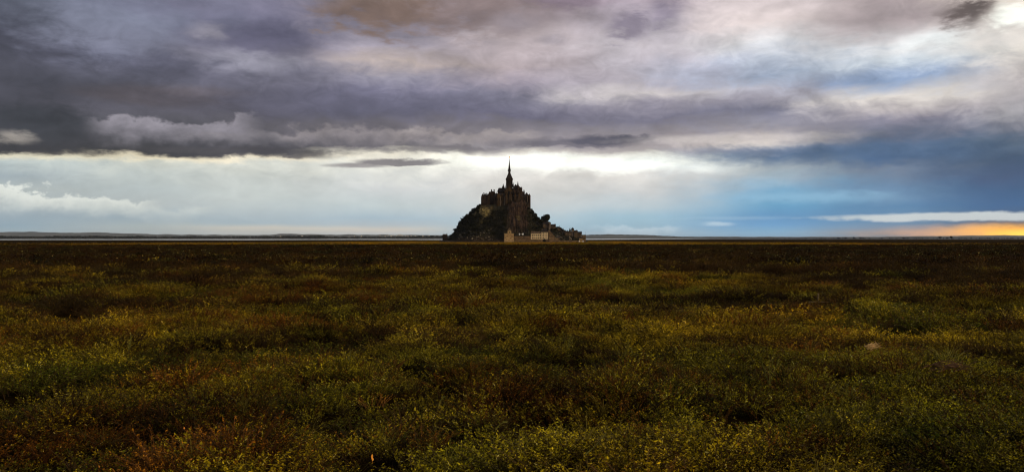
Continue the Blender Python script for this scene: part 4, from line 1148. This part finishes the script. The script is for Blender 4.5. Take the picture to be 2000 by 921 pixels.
# boulders
def boulder_mesh(seed):
    g = random.Random(seed); bm = bmesh.new()
    for _ in range(16):
        v = Vector((g.gauss(0, 1), g.gauss(0, 1), g.gauss(0, 1))).normalized() * g.uniform(.75, 1.1)
        bm.verts.new((v.x * 1.2, v.y, v.z * .8))
    bmesh.ops.convex_hull(bm, input=bm.verts)
    me = bpy.data.meshes.new('boulder'); bm.to_mesh(me); bm.free(); return me
M_BOULD = surface('boulder_granite', (0.07, 0.055, 0.035), (0.30, 0.25, 0.17), 0.5, bump=.1)
BM = [boulder_mesh(i) for i in range(5)]
for b in BM: b.materials.append(M_BOULD)
g = random.Random(77)
for j in range(110):
    if j < 78:
        px, py = g.uniform(890, 964), 467.5 - abs(g.gauss(0, 11)); lab = ('pale boulder in the rubble at the left foot of the rock', 'boulders at the left foot')
    else:
        px, py = g.uniform(1084, 1109), g.uniform(452, 469); lab = ('pale boulder on the rubble slope below the right-hand houses', 'boulders on the right slope')
    Y = on_hill(px, py); s = g.uniform(.6, 2.3)
    o = link('boulder', BM[j % 5]); o.location = (wx(px, Y), Y - s * .3, wz(py, Y)); o.scale = (s, s, s * g.uniform(.6, 1)); o.rotation_euler = (g.uniform(-.4, .4), g.uniform(-.4, .4), g.uniform(0, 6))
    tag(o, lab[0], 'boulder', lab[1])

# ================================================================ the marsh plants
# Prototype plants and the points they grow on live in ONE mesh; geometry nodes set the plants on the points.
def quad_leaf(P, D, W, L, wd, fold=0.15):
    """pointed leaves: P base, D direction, W side, all Nx3"""
    n = len(P); N_ = np.cross(D, W)
    L = np.asarray(L)[:, None]; wd = np.asarray(wd)[:, None]
    v0 = P; v1 = P + D*L*.5 + W*wd*.5; v2 = P + D*L + N_*L*fold; v3 = P + D*L*.5 - W*wd*.5
    return np.stack([v0, v1, v2, v3], 1).reshape(-1, 3), np.arange(n*4).reshape(-1, 4)

def unit(a): return a / np.maximum(np.linalg.norm(a, axis=-1, keepdims=True), 1e-9)

def plant(seed, stems, spread, h, leaves, leaf_l, leaf_w, up, c_low, c_high, flecks=None, stem_c=(0.05, 0.03, 0.012), droop=0.3, stem_w=0.004):
    """a bush of leafy stems. Returns verts, quads, colours"""
    g = np.random.default_rng(seed)
    VV, FF, CC = [], [], []; base = 0
    for s_ in range(stems):
        a = g.uniform(0, 6.283); r0 = spread * math.sqrt(g.random()) * 0.75
        p0 = np.array([r0*math.cos(a), r0*math.sin(a), -0.03])
        hh = h * g.uniform(0.55, 1.15)
        lean = np.array([math.cos(a), math.sin(a), 0]) * g.uniform(0, spread) * 1.1 + g.normal(0, spread * .25, 3) * [1, 1, 0]
        t = np.linspace(0, 1, 4)
        C = p0 + lean * (t ** 1.5)[:, None] + np.array([0, 0, hh]) * (t - droop * 0.25 * t ** 3)[:, None]
        # stem: a thin ribbon
        sd = unit(np.cross(lean + [0, 0, hh], [math.sin(a+.6), -math.cos(a+.6), .2]))
        wv_ = (stem_w * (1 - 0.6*t))[:, None]
        V = np.stack([C - sd*wv_, C + sd*wv_], 1).reshape(-1, 3)
        Fs = np.array([[2*j, 2*j+1, 2*j+3, 2*j+2] for j in range(3)])
        VV.append(V); FF.append(Fs + base); base += len(V); CC.append(np.tile(stem_c, (len(V), 1)))
        n = leaves
        tt = g.uniform(0.22, 1.03, n)
        P = np.stack([np.interp(tt, t, C[:, k]) for k in range(3)], -1)
        az_ = g.uniform(0, 6.283, n); e_ = g.normal(up, 0.45, n)
        D = np.stack([np.cos(az_)*np.cos(e_), np.sin(az_)*np.cos(e_), np.sin(e_)], -1)
        W = unit(np.cross(D, g.normal(0, 1, (n, 3)) * [.5, .5, 1]))
        V, Q = quad_leaf(P, D, W, leaf_l * g.uniform(.6, 1.25, n), leaf_w * g.uniform(.7, 1.3, n))
        f = (np.clip(tt * .85 + g.normal(0, .2, n), 0, 1) ** 1.7)[:, None]  # near-black towards the base: the plant's inner shade painted into its leaves
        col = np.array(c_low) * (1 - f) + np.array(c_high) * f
        col = col * g.uniform(.75, 1.3, (n, 1))
        if flecks:
            w = g.random(n) < flecks[0]; col[w] = np.array(flecks[1]) * g.uniform(.7, 1.2, (w.sum(), 1))
        VV.append(V); FF.append(Q + base); base += len(V); CC.append(np.repeat(col, 4, 0))
    return np.concatenate(VV), np.concatenate(FF), np.concatenate(CC)

def tuft(seed, blades, spread, h, c_low, c_high, w=0.005):
    g = np.random.default_rng(seed)
    VV, FF, CC = [], [], []; base = 0
    for s_ in range(blades):
        a = g.uniform(0, 6.283); r0 = spread * g.random() * .6; hh = h * g.uniform(.5, 1.15); bend = g.uniform(.1, .8) * hh
        d = np.array([math.cos(a), math.sin(a), 0])
        t = np.linspace(0, 1, 4)[:, None]
        C = d * r0 * g.uniform(-1, 1) + np.array([0, 0, -.02]) + d * bend * t ** 2 + np.array([0, 0, hh]) * (t - .25 * t ** 3)
        side = np.array([-d[1], d[0], 0]) * math.cos(g.uniform(-1, 1))
        ww = w * np.array([1, .9, .6, .1])[:, None]
        V = np.stack([C - side*ww, C + side*ww], 1).reshape(-1, 3)
        VV.append(V); FF.append(np.array([[2*j, 2*j+1, 2*j+3, 2*j+2] for j in range(3)]) + base); base += len(V)
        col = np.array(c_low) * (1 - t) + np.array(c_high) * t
        CC.append(np.repeat(col * g.uniform(.7, 1.3), 2, 0))
    return np.concatenate(VV), np.concatenate(FF), np.concatenate(CC)

# leaf colours (albedo); the first of each pair is painted shade low down
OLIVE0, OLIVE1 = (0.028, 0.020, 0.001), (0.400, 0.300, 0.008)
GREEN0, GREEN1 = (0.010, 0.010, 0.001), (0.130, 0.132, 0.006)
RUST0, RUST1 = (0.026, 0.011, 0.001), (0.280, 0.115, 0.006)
PALE = (0.50, 0.42, 0.10)  # scattered pale leaves, painted highlights on the plants
ORNG = (0.34, 0.14, 0.02)
PROTO = []
for s in range(3): PROTO.append(plant(100+s, 24, .17, .22, 24, .021, .0085, .35, OLIVE0, OLIVE1, (.030, PALE)))                      # 0-2 yellow-green purslane
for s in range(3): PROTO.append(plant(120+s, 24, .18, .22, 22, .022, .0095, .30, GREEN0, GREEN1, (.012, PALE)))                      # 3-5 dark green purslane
for s in range(3): PROTO.append(plant(140+s, 24, .16, .23, 24, .014, .0070, .5, RUST0, RUST1, (.04, ORNG), (0.07, 0.03, 0.01)))      # 6-8 rusty seed heads
for s in range(2): PROTO.append(tuft(160+s, 46, .13, .30, (0.035, 0.030, 0.004), (0.15, 0.115, 0.018), .0035))                                # 9-10 grass
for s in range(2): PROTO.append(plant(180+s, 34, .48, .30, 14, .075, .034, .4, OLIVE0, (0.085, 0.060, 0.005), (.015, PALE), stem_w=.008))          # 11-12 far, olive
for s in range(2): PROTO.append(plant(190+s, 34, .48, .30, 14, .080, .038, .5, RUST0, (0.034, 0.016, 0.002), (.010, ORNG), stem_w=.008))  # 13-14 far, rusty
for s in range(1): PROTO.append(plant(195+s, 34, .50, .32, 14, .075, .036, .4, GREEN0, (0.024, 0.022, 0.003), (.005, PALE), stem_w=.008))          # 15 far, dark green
for s in range(2): PROTO.append(tuft(198+s, 60, .8, .55, (0.08, 0.05, 0.005), (0.30, 0.17, 0.015), .035))                           # 16-17 straw grass by the rock

for s in range(3): PROTO.append(plant(210+s, 24, .17, .21, 22, .020, .009, .35, (0.010, 0.006, 0.001), (0.066, 0.036, 0.003), (.012, ORNG)))   # 18-20 dry brown purslane

def species_at(x, y, g):
    """which plant grows where: patches of several metres, biased darker to the sides and hollows"""
    d = np.hypot(x, y); side = np.abs(x) / np.maximum(y, 1)  # side: darker plants towards the view edges, a vignette put into their colour
    rust = .6 * fbm(x / 1.3, y / 1.3, 301, 4) + .35 * fbm(x / 6.0, y / 5.0, 303, 3) + 0.10 * sstep(side, .22, .6) - .02
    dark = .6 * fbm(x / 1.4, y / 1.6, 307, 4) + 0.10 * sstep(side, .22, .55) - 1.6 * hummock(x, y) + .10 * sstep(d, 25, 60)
    lit = fbm(x / 1.6, y / 1.6, 311, 3)
    n = len(x); r = g.normal(0, .26, n); cu_ = cushion(x, y)
    sp_ = np.zeros(n, int)                       # olive
    sp_[(rust + r) > .03] = 2                    # rust
    sp_[g.random(n) < .045 + .05 * (lit > .35)] = 3    # grass
    sp_[(dark + r * .5 + .55 * (.62 - cu_)) > .20] = 1     # dark green in the hollows: shade put into the plant colour
    brown = fbm(x / 5.5, y / 3.0, 317, 4) + 1.0 * sstep(d, 13, 54) + .22 * sstep(side, .3, .62) - .42
    sp_[(brown + r * .9) > 0] = 4                # dry brown flats
    return sp_

pts, rot, scl, idx, tint = [], [], [], [], []
def scatter(d0, d1, dens, far, smin, smax, seed, half=0.80, under=False):
    g = np.random.default_rng(seed)
    area = half * (d1**2 - d0**2)
    n = int(area * dens)
    dd = np.sqrt(g.uniform(d0**2, d1**2, n)); t = g.uniform(-half, half, n)
    y = dd; x = dd * t
    h = hummock(x, y)
    cover = fbm(x / 2.2, y / 1.8, 331, 4)
    cu_ = cushion(x, y)
    keep = (cu_ > g.uniform(.28, .70, n)) & (cover > g.uniform(-1.25, -.18, n))          # bare, dark creases between the cushions
    if under: keep = cu_ < 1.0
    x, y, h, cover, cu_ = x[keep], y[keep], h[keep], cover[keep], cu_[keep]; n = len(x)
    sp_ = species_at(x, y, g)
    if under: sp_ = np.where(g.random(n) < .8, 1, 4)
    if far:
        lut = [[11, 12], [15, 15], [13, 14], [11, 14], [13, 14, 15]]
    else:
        lut = [[0, 1, 2], [3, 4, 5], [6, 7, 8], [9, 10], [18, 19, 20]]
    ii = np.array([lut[s][g.integers(0, len(lut[s]))] for s in sp_])
    z = ground_z(x, y)
    s = g.uniform(smin, smax, n) * np.exp(g.normal(0, .16, n)) * (.72 + .5 * cu_ + .25 * np.clip(cover, -.5, .8)) * np.where(sp_ == 3, 1.1, 1.0)
    # plants differ in vigour: paler in some drifts, deeper in others
    v = np.exp(fbm(x / 1.1, y / 1.1, 341, 3) * .85 + fbm(x / 5, y / 4, 343, 3) * .55 + g.normal(0, .38, n))
    hue = fbm(x / 2.0, y / 2.0, 347, 3)
    tn = np.stack([v * (1 + .22*hue), v * (1 - .05*hue), v * (1 - .25*hue), np.ones(n)], -1)
    pts.append(np.stack([x, y, z], -1)); idx.append(ii); tint.append(tn)
    rot.append(np.stack([g.normal(0, .12, n), g.normal(0, .12, n), g.uniform(0, 6.283, n)], -1))
    scl.append(np.stack([s, s, s * g.uniform(.6, 1.0, n)], -1))
scatter(3.4, 14, 76, False, .60, 1.02, 1)
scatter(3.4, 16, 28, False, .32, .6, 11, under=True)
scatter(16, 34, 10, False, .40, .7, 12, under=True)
scatter(14, 34, 40, False, .75, 1.25, 2)
scatter(34, 72, 9.0, False, 1.3, 2.1, 3)
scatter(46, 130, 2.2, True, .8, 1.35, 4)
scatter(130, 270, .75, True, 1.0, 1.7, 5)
# tussocks of straw-coloured grass thinning out towards the rock
def scatter_straw():
    g = np.random.default_rng(9); n = 16000
    dd = g.uniform(230, 1430, n); t = g.uniform(-.75, .75, n); x, y = dd * t, dd
    c = fbm(x / 60, y / 25, 401, 4)
    keep = (c > g.uniform(-.5, .5, n)) & (np.hypot((x - 0) / 520, (y - 1130) / 900) < 1.0)
    x, y = x[keep], y[keep]; n = len(x)
    v = np.exp(g.normal(0, .3, n)) * (.35 + .65 * sstep(y, 260, 500))
    s = g.uniform(.6, 1.3, n) * (.7 + .6 * sstep(y, 300, 900))
    pts.append(np.stack([x, y, ground_z(x, y)], -1)); idx.append(g.integers(16, 18, n)); tint.append(np.stack([v, v, v, np.ones(n)], -1))
    rot.append(np.stack([np.zeros(n), np.zeros(n), g.uniform(0, 6.283, n)], -1)); scl.append(np.stack([s * 1.5, s * 1.5, s], -1))
scatter_straw()
pts, rot, scl, idx, tint = (np.concatenate(a) for a in (pts, rot, scl, idx, tint))

def marsh_mesh():
    V = [pts]; Fq = []; C = [np.ones((len(pts), 3))]; ids = [np.full(len(pts), -1)]
    base = len(pts)
    for k, (v, f, c) in enumerate(PROTO):
        V.append(v); Fq.append(f + base); C.append(c); ids.append(np.full(len(v), k)); base += len(v)
    V = np.concatenate(V).astype(np.float32); Fq = np.concatenate(Fq).astype(np.int32)
    me = bpy.data.meshes.new('marsh_plants')
    me.vertices.add(len(V)); me.vertices.foreach_set('co', V.ravel())
    me.loops.add(Fq.size); me.loops.foreach_set('vertex_index', Fq.ravel())
    me.polygons.add(len(Fq)); me.polygons.foreach_set('loop_start', np.arange(0, Fq.size, 4, dtype=np.int32)); me.polygons.foreach_set('loop_total', np.full(len(Fq), 4, np.int32))
    me.update(calc_edges=True)
    n = len(V); m = len(pts)
    def attr(name, typ, field, data):
        a = me.attributes.new(name, typ, 'POINT'); a.data.foreach_set(field, np.ascontiguousarray(data).ravel())
    pad = lambda a, fill: np.concatenate([a, np.full((n - m,) + a.shape[1:], fill)])
    attr('proto', 'INT', 'value', np.concatenate(ids).astype(np.int32))
    attr('pick', 'INT', 'value', pad(idx, -9).astype(np.int32))
    attr('turn', 'FLOAT_VECTOR', 'vector', pad(rot, 0.0).astype(np.float32))
    attr('size', 'FLOAT_VECTOR', 'vector', pad(scl, 1.0).astype(np.float32))
    attr('tint', 'FLOAT_COLOR', 'color', pad(tint, 1.0).astype(np.float32))
    col = np.concatenate(C); attr('leafcol', 'FLOAT_COLOR', 'color', np.concatenate([col, np.ones((n, 1))], 1).astype(np.float32))
    return me

def plant_material():
    m, nt, b = material('marsh_leaves')
    a = nt.nodes.new('ShaderNodeAttribute'); a.attribute_name = 'leafcol'
    t = nt.nodes.new('ShaderNodeAttribute'); t.attribute_type = 'INSTANCER'; t.attribute_name = 'tint'
    mx = nt.nodes.new('ShaderNodeMix'); mx.data_type = 'RGBA'; mx.blend_type = 'MULTIPLY'; mx.inputs[0].default_value = 1.0
    nt.links.new(a.outputs['Color'], mx.inputs[6]); nt.links.new(t.outputs['Color'], mx.inputs[7])
    nt.links.new(mx.outputs[2], b.inputs['Base Color'])
    b.inputs['Roughness'].default_value = .5; b.inputs['Specular IOR Level'].default_value = .05
    tr = nt.nodes.new('ShaderNodeBsdfTranslucent'); nt.links.new(mx.outputs[2], tr.inputs['Color'])
    ms = nt.nodes.new('ShaderNodeMixShader'); ms.inputs[0].default_value = .22
    nt.links.new(b.outputs[0], ms.inputs[1]); nt.links.new(tr.outputs[0], ms.inputs[2])
    nt.links.new(ms.outputs[0], nt.nodes['Material Output'].inputs['Surface'])
    return m
M_PLANT = plant_material()

def plant_nodes(nproto):
    ng = bpy.data.node_groups.new('grow_marsh', 'GeometryNodeTree')
    ng.interface.new_socket('Geometry', in_out='INPUT', socket_type='NodeSocketGeometry')
    ng.interface.new_socket('Geometry', in_out='OUTPUT', socket_type='NodeSocketGeometry')
    N_ = ng.nodes; L_ = ng.links
    gi = N_.new('NodeGroupInput'); go = N_.new('NodeGroupOutput')
    def named(name, typ):
        n = N_.new('GeometryNodeInputNamedAttribute'); n.data_type = typ; n.inputs['Name'].default_value = name; return n.outputs['Attribute']
    proto = named('proto', 'INT'); pick = named('pick', 'INT'); turn = named('turn', 'FLOAT_VECTOR'); size = named('size', 'FLOAT_VECTOR')
    def eq(sock, v):
        n = N_.new('FunctionNodeCompare'); n.data_type = 'INT'; n.operation = 'EQUAL'
        i = [s for s in n.inputs if s.type == 'INT']
        L_.new(sock, i[0]); i[1].default_value = v; return n.outputs[0]
    def sepg(geo, sel):
        n = N_.new('GeometryNodeSeparateGeometry'); n.domain = 'POINT'
        L_.new(geo, n.inputs['Geometry']); L_.new(sel, n.inputs['Selection']); return n.outputs['Selection']
    points = sepg(gi.outputs[0], eq(proto, -1))
    e2r = N_.new('FunctionNodeEulerToRotation'); L_.new(turn, e2r.inputs[0])
    join = N_.new('GeometryNodeJoinGeometry')
    for k in range(nproto):
        src = sepg(gi.outputs[0], eq(proto, k))
        io = N_.new('GeometryNodeInstanceOnPoints')
        L_.new(points, io.inputs['Points']); L_.new(eq(pick, k), io.inputs['Selection']); L_.new(src, io.inputs['Instance'])
        L_.new(e2r.outputs[0], io.inputs['Rotation']); L_.new(size, io.inputs['Scale'])
        L_.new(io.outputs[0], join.inputs[0])
    L_.new(join.outputs[0], go.inputs[0])
    return ng
marsh = link('marsh_plants', marsh_mesh(), None, M_PLANT)
tag(marsh, 'low brown and olive salt-marsh plants covering the whole foreground', 'marsh plants', None, 'stuff')
md = marsh.modifiers.new('grow', 'NODES'); md.node_group = plant_nodes(len(PROTO))

# ================================================================ single things lying or standing in the marsh
def gz(x, y): return float(ground_z(x, y))
def place(px, py, rise):
    """a spot on the marsh, 'rise' above the ground, that the photograph shows at this place"""
    y = 8.0
    for _ in range(60):
        zt = EYE + (HOR - py) / F * y
        y += (zt - (gz((px - 1000) / F * y, y) + rise)) * F / (py - HOR) * .8
    return (px - 1000) / F * y, y, gz((px - 1000) / F * y, y) + rise

M_ORANGE = surface('orange_leaf', (0.65, 0.24, 0.02), (0.95, 0.45, 0.05), 40.0, rough=.5)
M_STRAW = surface('bleached_straw', (0.40, 0.24, 0.09), (0.90, 0.62, 0.28), 30.0)
M_TWIG = surface('dead_twig', (0.03, 0.016, 0.008), (0.13, 0.07, 0.035), 14.0)
M_DRIFT = surface('driftwood', (0.09, 0.065, 0.03), (0.22, 0.16, 0.08), 12.0, bump=.004, bscale=60)
M_STALK = surface('green_stalk', (0.08, 0.08, 0.012), (0.17, 0.16, 0.03), 20.0)
M_YELLOW = surface('yellow_green_leaf', (0.14, 0.12, 0.01), (0.30, 0.25, 0.03), 20.0)

# curled orange leaf
p = place(725, 894, .27)
e = empty('fallen_leaf', p, .5)
n = 7; vs = []; fs = []
for i in range(n):
    t = i / (n - 1); w = .020 * math.sin(math.pi * min(1, t * .92 + .08)) ** .7 * (1 + .2 * math.sin(9 * t)) + .0008
    zz = .028 * t ** 1.6 + .004 * math.sin(7 * t)
    for j, c in enumerate((-1, 0, 1)): vs.append((-.032 + .064 * t, c * w, zz + (.008 if c else 0)))
for i in range(n - 1):
    for j in range(2): fs.append((i*3+j, (i+1)*3+j, (i+1)*3+j+1, i*3+j+1))
bl = link('blade', mesh_np('blade', vs, fs), e, M_ORANGE)
sdm = bl.modifiers.new('thickness', 'SOLIDIFY'); sdm.thickness = .0012
MB().bar((-.032, 0, 0), (-.062, .006, -.012), .0018, .0012, 5).build('stem', M_ORANGE, e)
e.rotation_euler = (.5, -.75, 2.3); e.scale = (.62, .62, .62)
tag(e, 'bright orange curled leaf caught on the plants near the bottom edge', 'leaf')

# pale straw wad
p = place(1703, 684, .38)
e = empty('straw_wad', p)
g = random.Random(3)
for j in range(3):
    m = MB()
    for k in range(26):
        a = g.uniform(-.6, .6) + (0 if g.random() < .7 else 2.2); L = g.uniform(.05, .13); c = Vector((g.gauss(0, .045), g.gauss(0, .035), .02 + abs(g.gauss(0, .02)) + .022 * j))
        c.z += .25 * max(0, c.x)
        d = Vector((math.cos(a), math.sin(a) * .5, g.gauss(.12, .25))) * L * .5
        m.bar(c - d, c + d, .0045, .0020, 4)
    m.build('straw_layer', M_STRAW, e)
e.scale = (.62, .62, .62)
tag(e, 'small wad of bleached orange straw lying on the plants at right', 'straw')

# dead twigs
p = place(1858, 730, .24)
e = empty('twig_heap', p)
g = random.Random(9)
for k in range(22):
    a = g.gauss(.1, .35); L = g.uniform(.18, .55); c = Vector((g.gauss(0, .13), g.gauss(0, .10), .04 + g.random() * .10)); d = Vector((math.cos(a), math.sin(a) * .6, g.gauss(.05, .14))) * L * .5
    mid = c + Vector((0, 0, g.uniform(-.02, .03)))
    MB().bar(c - d, mid, .006, .005, 5).bar(mid, c + d, .005, .0025, 5).build('twig', M_TWIG, e)
e.scale = (.7, .7, .7)
tag(e, 'tangle of dead brown twigs in a dark hollow at right', 'twigs')

# driftwood pole with an upright stake
p = place(1600, 592, .20)
e = empty('driftwood_pole', p)
g = random.Random(2)
m = MB(); q0 = Vector((-.40, .02, .06))
for k in range(6):
    q1 = q0 + Vector((.14, g.gauss(0, .006), g.gauss(.002, .006))); m.bar(q0, q1, .020 - .0016*k, .0185 - .0016*k, 7); q0 = q1
m.build('pole', M_DRIFT, e)
MB().bar((.1, .02, .07), (.17, -.03, .14), .007, .003, 5).build('knot_branch', M_DRIFT, e)
e.scale = (.6, .6, .6)
tag(e, 'pale driftwood pole lying flat in the middle distance at right', 'pole')
p2 = place(1598, 589, .16)
e = empty('stake', p2)
MB().lathe(0, 0, [(.020, -.2), (.020, .19), (.016, .20)], 8).build('post', M_DRIFT, e)
MB().lathe(0, 0, [(.022, .20), (.020, .215), (.008, .22)], 8).build('worn_top', M_DRIFT, e)
tag(e, 'short upright wooden stake behind the driftwood pole', 'stake')

# single grass stalks that stand out
def stalk(px0, py0, px1, py1, rise, bend, label):
    p = place(px0, py0, rise); L = math.hypot(px1 - px0, py1 - py0) / F * p[1]
    e = empty('grass_stalk', p)
    dxx = (px1 - px0) / F * p[1]; dzz = (py0 - py1) / F * p[1]
    m = MB(); prev = Vector((0, 0, 0)); prev_r = .004
    for k in range(1, 8):
        t = k / 7
        q = Vector((dxx * t, .02 * t, dzz * t + bend * L * math.sin(math.pi * t)))
        m.bar(prev, q, prev_r, .004 - .0026 * t, 5); prev = q; prev_r = .004 - .0026 * t
    m.build('stem', M_STALK, e)
    h = MB()
    for k in range(8):
        t = .74 + .26 * k / 8; c = Vector((dxx * t, .02 * t, dzz * t + bend * L * math.sin(math.pi * t)))
        h.bar(c, c + Vector((.010 * (1 if k % 2 else -1), .002, .010)), .0035, .001, 4)
    h.build('seed_head', M_STALK, e)
    tag(e, label, 'grass stalk')
stalk(1143, 886, 1184, 846, .30, -.06, 'pale green grass stalk slanting up right near the bottom centre')
stalk(856, 795, 868, 776, .30, .30, 'yellow grass stalk curled over at its tip, left of centre')
stalk(968, 838, 990, 826, .28, .22, 'thin brown-green stalk arching low over the cushions at bottom centre')

# a yellow-green leafy shoot
def shoot(px, py, h, label, seed):
    p = place(px, py, .12); e = empty('leafy_shoot', p); g = random.Random(seed)
    lv = 0; m = MB()
    for s in range(4):
        a = g.uniform(0, 6.28); top = Vector((math.cos(a) * .09, math.sin(a) * .06, h * g.uniform(.7, 1.05)))
        m.bar((0, 0, 0), top, .004, .002, 5)
        for k in range(10):
            t = .3 + .7 * k / 9; c = top * t; b = g.uniform(0, 6.28); L = g.uniform(.022, .04)
            d = Vector((math.cos(b), math.sin(b), .8)).normalized(); w = d.cross(Vector((0, 0, 1))).normalized() * L * .22
            lf = mesh_np('leaf', [tuple(c), tuple(c + d*L*.5 + w), tuple(c + d*L), tuple(c + d*L*.5 - w), tuple(c + d*L*.5 + Vector((0, 0, -.003)))], [(0, 1, 2, 3), (0, 3, 4), (3, 2, 4), (2, 1, 4), (1, 0, 4)])
            link('leaf', lf, e, M_YELLOW)
    m.build('stem', M_STALK, e)
    tag(e, label, 'plant')
shoot(1502, 752, .30, 'yellow-green leafy shoot standing above the cushions right of centre', 1)
shoot(1215, 706, .28, 'pale leafy shoot with spread stems at centre right', 2)
shoot(1108, 684, .28, 'pale upright shoot in the brightest patch just right of centre', 5)
shoot(252, 690, .26, 'lone yellowish leafy shoot in the dim marsh at left', 7)

# ================================================================ air
hz = MB().box(-30500, 30500, -30500, 30500, -12, 250)
hm = bpy.data.materials.new('haze'); hm.use_nodes = True
hn = hm.node_tree; hn.nodes.remove(hn.nodes['Principled BSDF'])
pv = hn.nodes.new('ShaderNodeVolumePrincipled')
pv.inputs['Color'].default_value = (0.80, 0.88, 1.0, 1); pv.inputs['Density'].default_value = HAZE
pv.inputs['Anisotropy'].default_value = 0.0
hn.links.new(pv.outputs[0], hn.nodes['Material Output'].inputs['Volume'])
ho = hz.build('haze', hm)
tag(ho, 'thin blue air lying over the whole bay', 'haze', None, 'stuff')
